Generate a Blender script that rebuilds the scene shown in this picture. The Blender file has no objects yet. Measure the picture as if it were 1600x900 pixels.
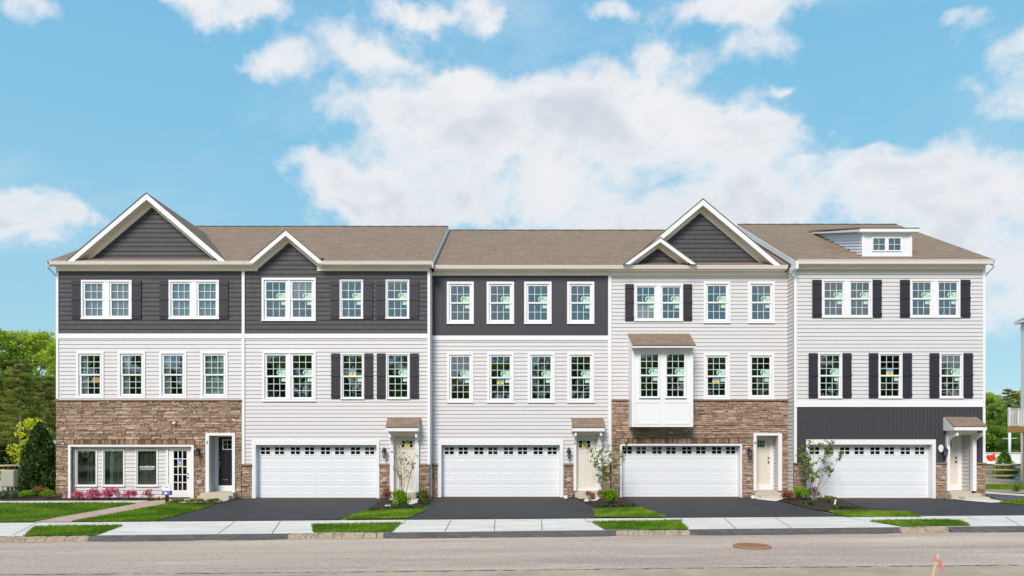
import bpy, bmesh, math, random
import numpy as np
from mathutils import Vector, Matrix
R = math.radians
random.seed(7)
SC = bpy.context.scene
COL = SC.collection
# ------------------------------------------------------------------ camera
CAM_Z = 2.15; CAM_D = 28.0; F = 1066.7; HX = 800.0; HY = 695.0
cam_data = bpy.data.cameras.new('camera')
cam_data.sensor_width = 36.0; cam_data.lens = 24.0
cam_data.shift_y = (HY - 450.0) / 1600.0
cam_data.clip_start = 0.1; cam_data.clip_end = 4000
cam = bpy.data.objects.new('camera', cam_data); COL.objects.link(cam)
cam.location = (0, -CAM_D, CAM_Z); cam.rotation_euler = (R(90), 0, 0)
SC.camera = cam
SC.view_settings.view_transform = 'Standard'; SC.view_settings.look = 'None'
SC.view_settings.exposure = 0.57; SC.view_settings.gamma = 1.0
SC.view_settings.use_curve_mapping = False
SC.cycles.use_denoising = True
SC.cycles.max_bounces = 8; SC.cycles.transparent_max_bounces = 16
SC.cycles.caustics_reflective = False; SC.cycles.caustics_refractive = False
# ------------------------------------------------------------------ sky, sun
SUN_EL, SUN_AZ = 40.0, 200.0            # azimuth clockwise from +Y (behind and left of the camera)
world = bpy.data.worlds.new("World"); SC.world = world; world.use_nodes = True
wn = world.node_tree.nodes; wl = world.node_tree.links
for n in list(wn): wn.remove(n)

class NG:                                # tiny helper for node graphs
    def __init__(s, nt): s.n = nt.nodes; s.l = nt.links
    def put(s, sock, v):
        if isinstance(v, bpy.types.NodeSocket): s.l.new(v, sock)
        elif v is not None: sock.default_value = v
    def math(s, op, a, b=None, c=None, clamp=False):
        m = s.n.new('ShaderNodeMath'); m.operation = op; m.use_clamp = clamp
        s.put(m.inputs[0], a); s.put(m.inputs[1], b)
        if c is not None: s.put(m.inputs[2], c)
        return m.outputs[0]
    def mix(s, fac, a, b, mode='MIX'):
        m = s.n.new('ShaderNodeMix'); m.data_type = 'RGBA'; m.blend_type = mode
        s.put(m.inputs['Factor'], fac); s.put(m.inputs[6], a); s.put(m.inputs[7], b)
        return m.outputs[2]
    def noise(s, vec, scale, detail=4, rough=.5, dist=0.0):
        m = s.n.new('ShaderNodeTexNoise'); s.put(m.inputs['Vector'], vec)
        m.inputs['Scale'].default_value = scale; m.inputs['Detail'].default_value = detail
        m.inputs['Roughness'].default_value = rough; m.inputs['Distortion'].default_value = dist
        return m.outputs['Fac']
    def mapping(s, vec, scale=(1, 1, 1), loc=(0, 0, 0)):
        m = s.n.new('ShaderNodeMapping'); s.put(m.inputs[0], vec)
        m.inputs['Scale'].default_value = scale; m.inputs['Location'].default_value = loc
        return m.outputs[0]
    def ramp(s, fac, stops):
        m = s.n.new('ShaderNodeValToRGB'); s.put(m.inputs[0], fac)
        e = m.color_ramp.elements
        while len(e) > 1: e.remove(e[-1])
        e[0].position = stops[0][0]; e[0].color = stops[0][1]
        for p, c in stops[1:]:
            k = e.new(p); k.color = c
        return m.outputs[0]
    def maprange(s, v, a, b, c=0.0, d=1.0, smooth=False):
        m = s.n.new('ShaderNodeMapRange')
        if smooth: m.interpolation_type = 'SMOOTHSTEP'
        s.put(m.inputs[0], v)
        for i, x in enumerate((a, b, c, d)): m.inputs[i + 1].default_value = x
        return m.outputs[0]
    def bump(s, h, strength=.3, dist=.01):
        m = s.n.new('ShaderNodeBump'); m.inputs['Strength'].default_value = strength
        m.inputs['Distance'].default_value = dist; s.put(m.inputs['Height'], h)
        return m.outputs[0]

g = NG(world.node_tree)
tc = wn.new('ShaderNodeTexCoord'); sep = wn.new('ShaderNodeSeparateXYZ'); wl.new(tc.outputs['Generated'], sep.inputs[0])
az = g.math('ARCTAN2', sep.outputs[0], sep.outputs[1])
el = g.math('ARCSINE', sep.outputs[2])
sky = wn.new('ShaderNodeTexSky'); sky.sky_type = 'NISHITA'; sky.sun_disc = False
sky.sun_elevation = R(SUN_EL); sky.sun_rotation = R(SUN_AZ); sky.air_density = 1.0; sky.dust_density = 0.6; sky.ozone_density = 1.0
D_ = tc.outputs['Generated']
fine = g.noise(g.mapping(D_, (1, 1, 1.35), (3.1, .7, 2)), 5.5, 12, .60, .25)
wide = g.noise(g.mapping(D_, (1, 1, 1.5), (.4, 1.7, 5)), 1.9, 5, .55, .3)
wa = g.noise(g.mapping(D_, (1, 1, 1), (7, 1, 3)), 7.0, 6, .6); wb = g.noise(g.mapping(D_, (1, 1, 1), (1, 8, 4)), 7.0, 6, .6)
az = g.math('ADD', az, g.math('MULTIPLY', g.math('SUBTRACT', wa, .5), .16)); el_c = g.math('ADD', el, g.math('MULTIPLY', g.math('SUBTRACT', wb, .5), .11))
# clouds: (azimuth, elevation, half width, half height) in photograph pixels, turned to directions of the sky
CLOUDS = [(600, 165, 120, 50, .9), (740, 185, 150, 62, 1), (890, 165, 130, 78, 1), (1010, 175, 110, 62, 1), (1110, 215, 95, 45, 1), (800, 270, 260, 62, 1), (1000, 290, 220, 60, 1), (540, 300, 90, 42, .9), (650, 320, 110, 40, .9), (1180, 300, 150, 52, .9), (1235, 270, 90, 40, .7),
          (1430, 290, 120, 62, .95), (1580, 290, 120, 72, .95), (1000, 345, 380, 45, 1), (1450, 400, 330, 62, 1.15),
          (75, 318, 82, 60, 1.1), (25, 345, 60, 36, .9), (130, 335, 40, 26, .6), (300, 0, 150, 40, 1.15), (420, 18, 60, 30, .9), (45, 15, 52, 40, .85), (400, 105, 55, 28, .9), (450, 90, 36, 30, .6), (560, 78, 55, 34, .8), (620, 92, 44, 22, .6), (650, 8, 55, 26, 1.0), (740, 35, 50, 36, 1.0),
          (1130, 0, 170, 38, 1.2), (1240, 8, 100, 34, 1.0), (960, 15, 60, 24, .7), (1585, 70, 100, 52, 1.1), (1500, 32, 50, 22, .75), (1030, 92, 44, 36, .8), (1185, 78, 66, 34, .75), (1205, 141, 34, 9, .7), (1225, 205, 60, 30, .65), (465, 245, 55, 22, .75), (685, 120, 40, 16, .5), (1365, 228, 60, 16, .5),
          (1520, 470, 260, 60, .75), (1650, 150, 90, 40, .7), (2000, 200, 300, 160, 1), (-300, 150, 220, 120, 1), (2300, 500, 400, 120, 1)]
field = None
for cx, cy, rx, ry, amp in CLOUDS:
    X = (cx - HX) / F; Z = (HY - cy) / F; h = math.hypot(1, X)
    a0 = math.atan(X); e0 = math.atan(Z / h)
    ra = rx / F / (1 + X * X); re = ry / F / h / (1 + (Z / h) ** 2)
    da = g.math('MULTIPLY', g.math('SUBTRACT', az, a0), 1 / ra)
    de = g.math('MULTIPLY', g.math('SUBTRACT', el_c, e0), 1 / re)
    r2 = g.math('ADD', g.math('MULTIPLY', da, da), g.math('MULTIPLY', de, de))
    f = g.math('MULTIPLY', g.math('EXPONENT', g.math('MULTIPLY', r2, -1.15)), amp)
    field = f if field is None else g.math('ADD', field, f)
field = g.math('MINIMUM', field, 1.15)
# broken cloud over the rest of the sky, out of the picture, lights the scene softly
back = g.maprange(sep.outputs[1], -.25, .2, 1.0, 0.0)
field = g.math('MAXIMUM', field, g.math('MULTIPLY', back, .5))
vf = g.noise(g.mapping(D_, (1, 1, 1.2), (5, 3, 8)), 16, 8, .62, .1)
nse = g.math('ADD', g.math('MULTIPLY', g.math('SUBTRACT', fine, .5), 3.1), g.math('ADD', g.math('MULTIPLY', g.math('SUBTRACT', wide, .5), .5), g.math('MULTIPLY', g.math('SUBTRACT', vf, .5), 1.3)))
dsum = g.math('ADD', field, nse)
dens = g.maprange(dsum, .32, 1.28, 0, 1, True)
veil = g.maprange(g.noise(g.mapping(D_, (1, 1, 2.6), (9, 2, 1)), 2.6, 8, .62, .6), .46, .80, .03, .34, True)
dens = g.math('MAXIMUM', g.math('MULTIPLY', dens, .96), veil)
shade = g.noise(g.mapping(D_, (1, 1, 2.0), (.3, 0, .12)), 5.5, 8, .58, .3)
low = g.math('MULTIPLY', g.math('SUBTRACT', el, .40), .9)
shf = g.maprange(g.math('ADD', shade, low), .40, .66, 0, 1, True)
cloudv = g.mix(shf, (.44, .475, .52, 1), (.605, .597, .605, 1))
# thin cloud edges catch more light than the thick bodies
cloudv = g.mix(g.maprange(dsum, .9, 1.7, .0, 1, True), (.60, .60, .61, 1), cloudv)
SKYT = (.098, .140, .126, 1)
skyb = g.mix(1.0, sky.outputs[0], SKYT, 'MULTIPLY')
skyg = g.ramp(g.maprange(el, 0.0, .60), [(0, (.285, .42, .515, 1)), (.33, (.215, .405, .525, 1)), (.7, (.150, .375, .535, 1)), (1, (.118, .335, .535, 1))])
skyc = g.mix(.86, skyb, skyg)
final = g.mix(dens, skyc, cloudv)
bg = wn.new('ShaderNodeBackground'); bg.inputs[1].default_value = 1.0
# the Sky Texture's own strength (0.09 to 0.11) sits in the tint above
wl.new(final, bg.inputs[0])
wo = wn.new('ShaderNodeOutputWorld'); wl.new(bg.outputs[0], wo.inputs[0])

sd = bpy.data.lights.new('sun', 'SUN'); sd.energy = 2.55; sd.angle = R(22); sd.color = (1.0, .875, .815)
sun = bpy.data.objects.new('sun', sd); COL.objects.link(sun)
sv = Vector((math.sin(R(SUN_AZ)) * math.cos(R(SUN_EL)), math.cos(R(SUN_AZ)) * math.cos(R(SUN_EL)), math.sin(R(SUN_EL))))
sun.rotation_euler = sv.to_track_quat('Z', 'Y').to_euler()

# ------------------------------------------------------------------ materials
def s2l(r, g_, b):
    def c(v):
        v /= 255.0
        return v / 12.92 if v <= .04045 else ((v + .055) / 1.055) ** 2.4
    return (c(r), c(g_), c(b), 1)
def sc(c, k): return (c[0] * k, c[1] * k, c[2] * k, 1)
M = {}
def mat(name):
    m = bpy.data.materials.new(name); m.use_nodes = True
    nt = m.node_tree; b = nt.nodes['Principled BSDF']; M[name] = m
    return m, NG(nt), b
def simple(name, col, rough=.5, var=.06, scale=6.0, bump=0.0, bscale=60, metallic=0, spec=.5):
    m, q, b = mat(name)
    co = q.n.new('ShaderNodeTexCoord').outputs['Object']
    nz = q.noise(co, scale, 5, .6)
    q.l.new(q.mix(nz, sc(col, 1 - var), sc(col, 1 + var)), b.inputs['Base Color'])
    b.inputs['Roughness'].default_value = rough; b.inputs['Metallic'].default_value = metallic
    b.inputs['Specular IOR Level'].default_value = spec
    if bump: q.l.new(q.bump(q.noise(co, bscale, 3), bump, .01), b.inputs['Normal'])
    return m
simple('white_trim', (.80, .80, .80, 1), .45, .03)
simple('garage_white', (.76, .785, .80, 1), .4, .03, 1.5)
simple('gutter_white', (.84, .79, .73, 1), .35, .04)
simple('soffit_cream', (.88, .79, .66, 1), .6, .03)
simple('frieze_cream', (.92, .83, .74, 1), .5, .03)
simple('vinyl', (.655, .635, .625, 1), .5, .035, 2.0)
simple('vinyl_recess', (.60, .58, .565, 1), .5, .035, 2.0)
simple('charcoal_board', (.048, .046, .053, 1), .55, .10, 2.0)
simple('shutter_black', (.022, .020, .027, 1), .5, .1)
simple('door_beige', (.70, .66, .57, 1), .45, .04)
simple('door_black', (.012, .011, .012, 1), .35, .1)
simple('black_metal', (.012, .012, .013, 1), .35, .1, spec=.6)
simple('chrome', (.6, .6, .6, 1), .25, .05, metallic=1)
simple('grey_cover', (.42, .39, .36, 1), .5, .05)
simple('stone_cap', (.26, .19, .135, 1), .85, .2, 9, .5, 40)
simple('concrete_step', (.50, .44, .36, 1), .85, .10, 5, .3, 60)
simple('room_wall', (.30, .28, .25, 1), .9, .1, .7)
simple('room_floor', (.16, .12, .085, 1), .8, .2, 3)
simple('curtain', (.88, .93, .95, 1), .9, .05, 3)
simple('blind_green', (.55, .78, .66, 1), .8, .05, 3)
simple('sheer', (.45, .48, .50, 1), .9, .12, 2)
simple('pink_shade', (.62, .50, .50, 1), .8, .08, 2)
simple('pale_shade', (.66, .66, .60, 1), .8, .08, 2)
simple('office_blind', (.17, .18, .14, 1), .8, .2, 3)
simple('sticker_pale', (.52, .68, .60, 1), .5, .03)
simple('sticker_green', (.04, .33, .09, 1), .5, .05)
simple('sticker_lime', (.30, .62, .38, 1), .5, .05)
simple('sticker_yellow', (.72, .62, .06, 1), .5, .03)
simple('sticker_blue', (.12, .27, .48, 1), .5, .05)
simple('lettering', (.85, .85, .85, 1), .5, .01)
simple('muntin', (.56, .64, .66, 1), .4, .03)
simple('iron_rust', (.33, .17, .09, 1), .75, .25, 20, .5, 120)
simple('stake_wood', (.62, .42, .26, 1), .8, .15, 30)
simple('pink_ribbon', (.85, .16, .25, 1), .6, .1, 10)
simple('cabinet_green', (.36, .37, .28, 1), .5, .08, 4)
simple('log_wood', (.46, .36, .24, 1), .85, .3, 8, .5, 40)
simple('deck_wood', (.55, .30, .09, 1), .8, .15, 8)
simple('sign_blue', (.16, .18, .36, 1), .5, .1)
simple('sign_white', (.78, .80, .84, 1), .5, .05)
simple('orange_plastic', (.95, .09, .02, 1), .5, .1, 8)
simple('bark', (.10, .08, .065, 1), .9, .35, 12, .8, 50)
simple('bark_pale', (.30, .23, .19, 1), .9, .3, 12, .8, 50)
simple('block_stone', (.36, .31, .25, 1), .9, .3, 5, .8, 30)
# glow of the lamp seen through the first house's window
m, q, b = mat('lamp_glow'); b.inputs['Base Color'].default_value = (.9, .5, .15, 1)
b.inputs['Emission Color'].default_value = (1, .5, .12, 1); b.inputs['Emission Strength'].default_value = .55
# glass: clear pane that mirrors part of its surroundings
def glass(name, refl, tint=(.80, .86, .84, 1)):
    m, q, b = mat(name); q.n.remove(b); out = q.n['Material Output']
    co = q.n.new('ShaderNodeTexCoord').outputs['Object']
    gl = q.n.new('ShaderNodeBsdfGlossy'); gl.inputs['Roughness'].default_value = .02; gl.inputs['Color'].default_value = (.9, .95, .97, 1)
    q.l.new(q.bump(q.noise(co, 1.7, 2), .12, .02), gl.inputs['Normal'])
    tr = q.n.new('ShaderNodeBsdfTransparent'); tr.inputs['Color'].default_value = tint
    mx = q.n.new('ShaderNodeMixShader')
    fr = q.n.new('ShaderNodeFresnel'); fr.inputs[0].default_value = 1.45
    q.l.new(q.math('ADD', refl - .035, fr.outputs[0], clamp=True), mx.inputs[0])
    q.l.new(tr.outputs[0], mx.inputs[1]); q.l.new(gl.outputs[0], mx.inputs[2]); q.l.new(mx.outputs[0], out.inputs[0])
glass('glass', .24); glass('office_glass', .17); glass('garage_glass', .05, (.3, .3, .3, 1)); glass('lamp_glass', .15)

# cedar shake, dark: vertical grain
m, q, b = mat('dark_shake')
co = q.n.new('ShaderNodeTexCoord').outputs['Object']
gr = q.noise(q.mapping(co, (14, 1, 1.2)), 2.0, 6, .7)
bk = q.n.new('ShaderNodeTexBrick'); q.l.new(q.mapping(co, (1, 1, 1)), bk.inputs['Vector'])
sp = q.n.new('ShaderNodeSeparateXYZ'); q.l.new(co, sp.inputs[0]); cb = q.n.new('ShaderNodeCombineXYZ')
q.l.new(sp.outputs[0], cb.inputs[0]); q.l.new(sp.outputs[2], cb.inputs[1]); q.l.new(cb.outputs[0], bk.inputs['Vector'])
bk.inputs['Scale'].default_value = 1.0; bk.inputs['Brick Width'].default_value = .19; bk.inputs['Row Height'].default_value = .19
bk.inputs['Mortar Size'].default_value = .006; bk.inputs['Color1'].default_value = (.036, .034, .038, 1); bk.inputs['Color2'].default_value = (.060, .057, .062, 1); bk.inputs['Mortar'].default_value = (.035, .034, .038, 1)
q.l.new(q.mix(q.math('MULTIPLY', gr, .9), bk.outputs[0], (.090, .088, .095, 1)), b.inputs['Base Color']); b.inputs['Roughness'].default_value = .7
q.l.new(q.bump(gr, .5, .01), b.inputs['Normal'])

# ledge stone: colour stored per stone, grain from noise
def stone_mat(name, stops):
    m, q, b = mat(name)
    co = q.n.new('ShaderNodeTexCoord').outputs['Object']
    at = q.n.new('ShaderNodeAttribute'); at.attribute_name = 'tint'
    f = q.math('ADD', at.outputs['Fac'], q.math('MULTIPLY', q.math('SUBTRACT', q.noise(q.mapping(co, (1, 1, 3)), 9, 6, .7), .5), .7))
    q.l.new(q.ramp(f, stops), b.inputs['Base Color']); b.inputs['Roughness'].default_value = .9
    q.l.new(q.bump(q.noise(q.mapping(co, (1, 1, 2)), 22, 5, .7), 1.0, .03), b.inputs['Normal'])
stone_mat('ledge_stone', [(0, (.19, .115, .075, 1)), (.3, (.33, .22, .15, 1)), (.55, (.46, .325, .23, 1)), (.8, (.63, .46, .335, 1)), (1, (.76, .60, .48, 1))])
stone_mat('soldier_brick', [(0, (.12, .065, .04, 1)), (.4, (.24, .13, .08, 1)), (.8, (.38, .23, .15, 1)), (1, (.45, .33, .25, 1))])
simple('mortar', (.20, .14, .10, 1), .95, .2, 20)

# roof shingle
m, q, b = mat('shingle')
uv = q.n.new('ShaderNodeTexCoord').outputs['UV']
bk = q.n.new('ShaderNodeTexBrick'); q.l.new(uv, bk.inputs['Vector']); bk.offset = .37
bk.inputs['Scale'].default_value = 1.0; bk.inputs['Brick Width'].default_value = .31; bk.inputs['Row Height'].default_value = .145
bk.inputs['Mortar Size'].default_value = .010; bk.inputs['Bias'].default_value = 0.0
bk.inputs['Color1'].default_value = (.185, .128, .085, 1); bk.inputs['Color2'].default_value = (.33, .24, .165, 1); bk.inputs['Mortar'].default_value = (.09, .065, .045, 1)
n1 = q.noise(uv, 16, 6, .85); n2 = q.noise(q.mapping(uv, (1, .5, 1)), 1.3, 5, .6)
c1 = q.mix(.45, bk.outputs[0], q.mix(q.maprange(n1, .38, .62), (.09, .065, .045, 1), (.42, .325, .24, 1)))
q.l.new(q.mix(q.math('MULTIPLY', n2, .2), c1, (.30, .22, .155, 1)), b.inputs['Base Color']); b.inputs['Roughness'].default_value = .95
b.inputs['Specular IOR Level'].default_value = .2
q.l.new(q.bump(q.math('ADD', q.math('MULTIPLY', bk.outputs['Fac'], -1.0), n1), .6, .02), b.inputs['Normal'])
simple('shingle_edge', (.12, .09, .065, 1), .9, .15, 20)

def ground_mat(name, c1, c2, scale, rough, gscale=90, gamt=.35, stretch=(1, 1, 1), bump=.35, c3=None, spec=.3):
    m, q, b = mat(name)
    co = q.n.new('ShaderNodeTexCoord').outputs['Object']
    n1 = q.noise(q.mapping(co, stretch), scale, 8, .62, .3)
    n2 = q.noise(co, gscale, 3, .8)
    base = q.mix(q.maprange(n1, .36, .62), c1, c2)
    if c3:
        n3 = q.noise(q.mapping(co, stretch, (5, 9, 1)), scale * 2.7, 8, .7, .4)
        base = q.mix(q.maprange(n3, .52, .68), base, c3)
    if name == 'road':
        n5 = q.noise(q.mapping(co, (.10, .75, 1), (3, 4, 0)), .9, 6, .65, .6)
        base = q.mix(q.maprange(n5, .42, .62), q.mix(1.0, base, (.72, .72, .74, 1), 'MULTIPLY'), base)
    base = q.mix(gamt, base, q.mix(q.maprange(n2, .3, .7), sc(c1, .35), sc(c2, 1.7)))
    q.l.new(base, b.inputs['Base Color']); b.inputs['Roughness'].default_value = rough; b.inputs['Specular IOR Level'].default_value = spec
    q.l.new(q.bump(q.math('ADD', n2, n1), bump, .012), b.inputs['Normal'])
ground_mat('asphalt_new', (.036, .035, .037, 1), (.052, .050, .052, 1), .8, .8, 45, .42, (.6, 1, 1), .5, (.062, .060, .062, 1))
ground_mat('asphalt_patch', (.050, .050, .054, 1), (.12, .11, .10, 1), 2.2, .85, 30, .55, (.5, 1, 1), .9, (.26, .22, .18, 1))
ground_mat('road', (.34, .265, .225, 1), (.60, .465, .36, 1), .42, .92, 22, .45, (.16, 1.3, 1), 1.0, (.80, .66, .50, 1))
ground_mat('dirt', (.33, .26, .19, 1), (.52, .42, .30, 1), 1.2, .95, 60, .4, (1, 1, 1), 1.0)
ground_mat('concrete', (.62, .57, .50, 1), (.76, .71, .64, 1), .9, .85, 60, .14, (.6, 2, 1), .2, (.50, .47, .42, 1))
ground_mat('paver_pink', (.42, .30, .23, 1), (.52, .39, .31, 1), 3.0, .85, 40, .2, (1, 1, 1), .4)
ground_mat('mulch', (.022, .014, .010, 1), (.055, .034, .022, 1), 9, .95, 70, .5, (1, 1, 1), 1.0)
ground_mat('soil_far', (.10, .12, .04, 1), (.24, .20, .10, 1), .12, .95, 8, .3, (1, 1, 1), .3)
ground_mat('turf', (.07, .14, .015, 1), (.12, .22, .025, 1), 1.2, .95, 40, .3)
ground_mat('kerb_stone', (.19, .15, .11, 1), (.42, .34, .25, 1), 3.2, .95, 25, .55, (1, 1, 1), 1.0)
simple('joint', (.16, .15, .13, 1), .9, .1)

def leaf_mat(name, stops, trans=.35, rough=.55):
    m, q, b = mat(name); out = q.n['Material Output']
    at = q.n.new('ShaderNodeAttribute'); at.attribute_name = 'tint'
    oi = q.n.new('ShaderNodeObjectInfo')
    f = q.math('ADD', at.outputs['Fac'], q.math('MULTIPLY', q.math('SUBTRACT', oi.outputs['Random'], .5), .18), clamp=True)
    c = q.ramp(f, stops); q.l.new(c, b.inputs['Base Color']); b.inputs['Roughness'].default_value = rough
    b.inputs['Specular IOR Level'].default_value = .25
    t = q.n.new('ShaderNodeBsdfTranslucent'); q.l.new(q.mix(1.0, c, (1.0, 1.0, .75, 1), 'MULTIPLY'), t.inputs[0])
    mx = q.n.new('ShaderNodeMixShader'); mx.inputs[0].default_value = trans
    q.l.new(b.outputs[0], mx.inputs[1]); q.l.new(t.outputs[0], mx.inputs[2]); q.l.new(mx.outputs[0], out.inputs[0])
leaf_mat('leaf_spring', [(0, (.24, .34, .03, 1)), (.5, (.44, .56, .06, 1)), (1, (.68, .74, .12, 1))], .55)
leaf_mat('leaf_mid', [(0, (.07, .13, .012, 1)), (.5, (.16, .28, .03, 1)), (1, (.34, .48, .06, 1))], .45)
leaf_mat('needle', [(0, (.14, .16, .035, 1)), (.5, (.32, .34, .075, 1)), (1, (.52, .53, .14, 1))], .5)
leaf_mat('leaf_dark', [(0, (.022, .05, .012, 1)), (.5, (.06, .12, .02, 1)), (1, (.15, .24, .045, 1))], .25)
leaf_mat('leaf_box', [(0, (.07, .18, .006, 1)), (.5, (.19, .38, .012, 1)), (1, (.42, .62, .04, 1))], .35)
leaf_mat('leaf_gold', [(0, (.30, .38, .01, 1)), (.5, (.55, .62, .015, 1)), (1, (.80, .80, .05, 1))], .45)
leaf_mat('leaf_red', [(0, (.10, .02, .012, 1)), (.5, (.30, .065, .03, 1)), (1, (.50, .22, .09, 1))], .35)
leaf_mat('leaf_orange', [(0, (.14, .06, .015, 1)), (.5, (.34, .17, .04, 1)), (1, (.46, .34, .08, 1))], .35)
leaf_mat('leaf_olive', [(0, (.05, .08, .012, 1)), (.5, (.12, .17, .025, 1)), (1, (.26, .30, .06, 1))], .35)
leaf_mat('leaf_grey', [(0, (.10, .13, .07, 1)), (.5, (.19, .24, .13, 1)), (1, (.34, .38, .24, 1))], .3)
leaf_mat('petal_pink', [(0, (.42, .03, .13, 1)), (.5, (.80, .09, .30, 1)), (1, (.92, .42, .55, 1))], .45)
leaf_mat('petal_yellow', [(0, (.75, .42, .01, 1)), (1, (.95, .72, .03, 1))], .3)
leaf_mat('grass_blade', [(0, (.07, .15, .006, 1)), (.5, (.17, .32, .015, 1)), (1, (.38, .50, .06, 1))], .45, .6)
# ------------------------------------------------------------------ builders
def tag(o, label=None, cat=None, group=None, kind=None):
    if label: o['label'] = label
    if cat: o['category'] = cat
    if group: o['group'] = group
    if kind: o['kind'] = kind
    return o
def empty(name, loc, label, cat, group=None):
    o = bpy.data.objects.new(name, None); COL.objects.link(o); o.location = loc; o.empty_display_size = .3
    return tag(o, label, cat, group)
def root_of(o):
    while o.parent: o = o.parent
    return o
class MB:
    def __init__(s): s.v = []; s.f = []; s.mi = []; s.uv = {}; s.t = []
    def quad(s, pts, mi=0, uv=None, tint=.5):
        k = len(s.v); s.v += [tuple(p) for p in pts]; s.f.append(tuple(range(k, k + len(pts)))); s.mi.append(mi); s.t.append(tint)
        if uv: s.uv[len(s.f) - 1] = uv
        return s
    def box(s, x0, x1, y0, y1, z0, z1, mi=0, tint=.5):
        if x1 < x0: x0, x1 = x1, x0
        if y1 < y0: y0, y1 = y1, y0
        if z1 < z0: z0, z1 = z1, z0
        k = len(s.v)
        s.v += [(x0, y0, z0), (x1, y0, z0), (x1, y1, z0), (x0, y1, z0), (x0, y0, z1), (x1, y0, z1), (x1, y1, z1), (x0, y1, z1)]
        for f in ((0, 3, 2, 1), (4, 5, 6, 7), (0, 1, 5, 4), (1, 2, 6, 5), (2, 3, 7, 6), (3, 0, 4, 7)):
            s.f.append(tuple(k + i for i in f)); s.mi.append(mi); s.t.append(tint)
        return s
    def prism(s, poly, y0, y1, mi=0, axis='y'):      # poly in (x,z), extruded along y (or (y,z) along x)
        if axis == 'y': A = [(x, y0, z) for x, z in poly]; B = [(x, y1, z) for x, z in poly]
        elif axis == 'x': A = [(y0, x, z) for x, z in poly]; B = [(y1, x, z) for x, z in poly]
        else: A = [(x, z, y0) for x, z in poly]; B = [(x, z, y1) for x, z in poly]
        k = len(s.v); n = len(poly); s.v += A + B
        s.f.append(tuple(range(k, k + n))); s.f.append(tuple(range(k + 2 * n - 1, k + n - 1, -1))); s.mi += [mi, mi]; s.t += [.5, .5]
        for i in range(n):
            j = (i + 1) % n; s.f.append((k + i, k + n + i, k + n + j, k + j)); s.mi.append(mi); s.t.append(.5)
        return s
    def tube(s, pts, rad, seg=8, mi=0, cap=True):
        pts = [Vector(p) for p in pts]; n = len(pts)
        if not hasattr(rad, '__len__'): rad = [rad] * n
        k = len(s.v)
        for i, p in enumerate(pts):
            d = (pts[min(i + 1, n - 1)] - pts[max(i - 1, 0)]).normalized()
            u = d.cross(Vector((0, 0, 1)) if abs(d.z) < .9 else Vector((1, 0, 0))).normalized(); w = d.cross(u)
            for j in range(seg):
                a = 2 * math.pi * j / seg
                s.v.append(tuple(p + (u * math.cos(a) + w * math.sin(a)) * rad[i]))
        for i in range(n - 1):
            for j in range(seg):
                a = k + i * seg + j; b_ = k + i * seg + (j + 1) % seg
                s.f.append((a, b_, b_ + seg, a + seg)); s.mi.append(mi); s.t.append(.5)
        if cap:
            s.f.append(tuple(k + j for j in range(seg))); s.f.append(tuple(k + (n - 1) * seg + j for j in reversed(range(seg)))); s.mi += [mi, mi]; s.t += [.5, .5]
        return s
    def lathe(s, c, prof, seg=16, mi=0):
        k = len(s.v); n = len(prof)
        for r, z in prof:
            for j in range(seg):
                a = 2 * math.pi * j / seg; s.v.append((c[0] + r * math.cos(a), c[1] + r * math.sin(a), c[2] + z))
        for i in range(n - 1):
            for j in range(seg):
                a = k + i * seg + j; b_ = k + i * seg + (j + 1) % seg
                s.f.append((a, b_, b_ + seg, a + seg)); s.mi.append(mi); s.t.append(.5)
        return s
    def build(s, name, mats, parent=None, smooth=False, tint=False, fix=True, bevel=0):
        org = root_of(parent).location if parent else Vector((0, 0, 0))
        me = bpy.data.meshes.new(name)
        me.from_pydata([(a - org.x, b_ - org.y, c - org.z) for a, b_, c in s.v], [], s.f)
        if not isinstance(mats, (list, tuple)): mats = [mats]
        for m_ in mats: me.materials.append(M[m_])
        me.polygons.foreach_set('material_index', s.mi)
        if smooth: me.polygons.foreach_set('use_smooth', [True] * len(s.f))
        if tint:
            a = me.attributes.new('tint', 'FLOAT', 'FACE'); a.data.foreach_set('value', s.t)
        if s.uv:
            ul = me.uv_layers.new(name='UVMap')
            for fi, uvs in s.uv.items():
                for li, u in zip(me.polygons[fi].loop_indices, uvs): ul.data[li].uv = u
        if fix:
            bm = bmesh.new(); bm.from_mesh(me); bmesh.ops.recalc_face_normals(bm, faces=bm.faces); bm.to_mesh(me); bm.free()
        me.validate(); me.update()
        o = bpy.data.objects.new(name, me); COL.objects.link(o)
        if parent:
            o.parent = parent
        if bevel:
            bv = o.modifiers.new('bevel', 'BEVEL'); bv.width = bevel; bv.segments = 2; bv.limit_method = 'ANGLE'
        return o
def ring(mb, x0, x1, z0, z1, w, y0, y1, mi=0, wb=None):
    wb = w if wb is None else wb
    mb.box(x0, x1, y0, y1, z1 - w, z1, mi); mb.box(x0, x1, y0, y1, z0, z0 + wb, mi)
    mb.box(x0, x0 + w, y0, y1, z0 + wb, z1 - w, mi); mb.box(x1 - w, x1, y0, y1, z0 + wb, z1 - w, mi)
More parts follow.
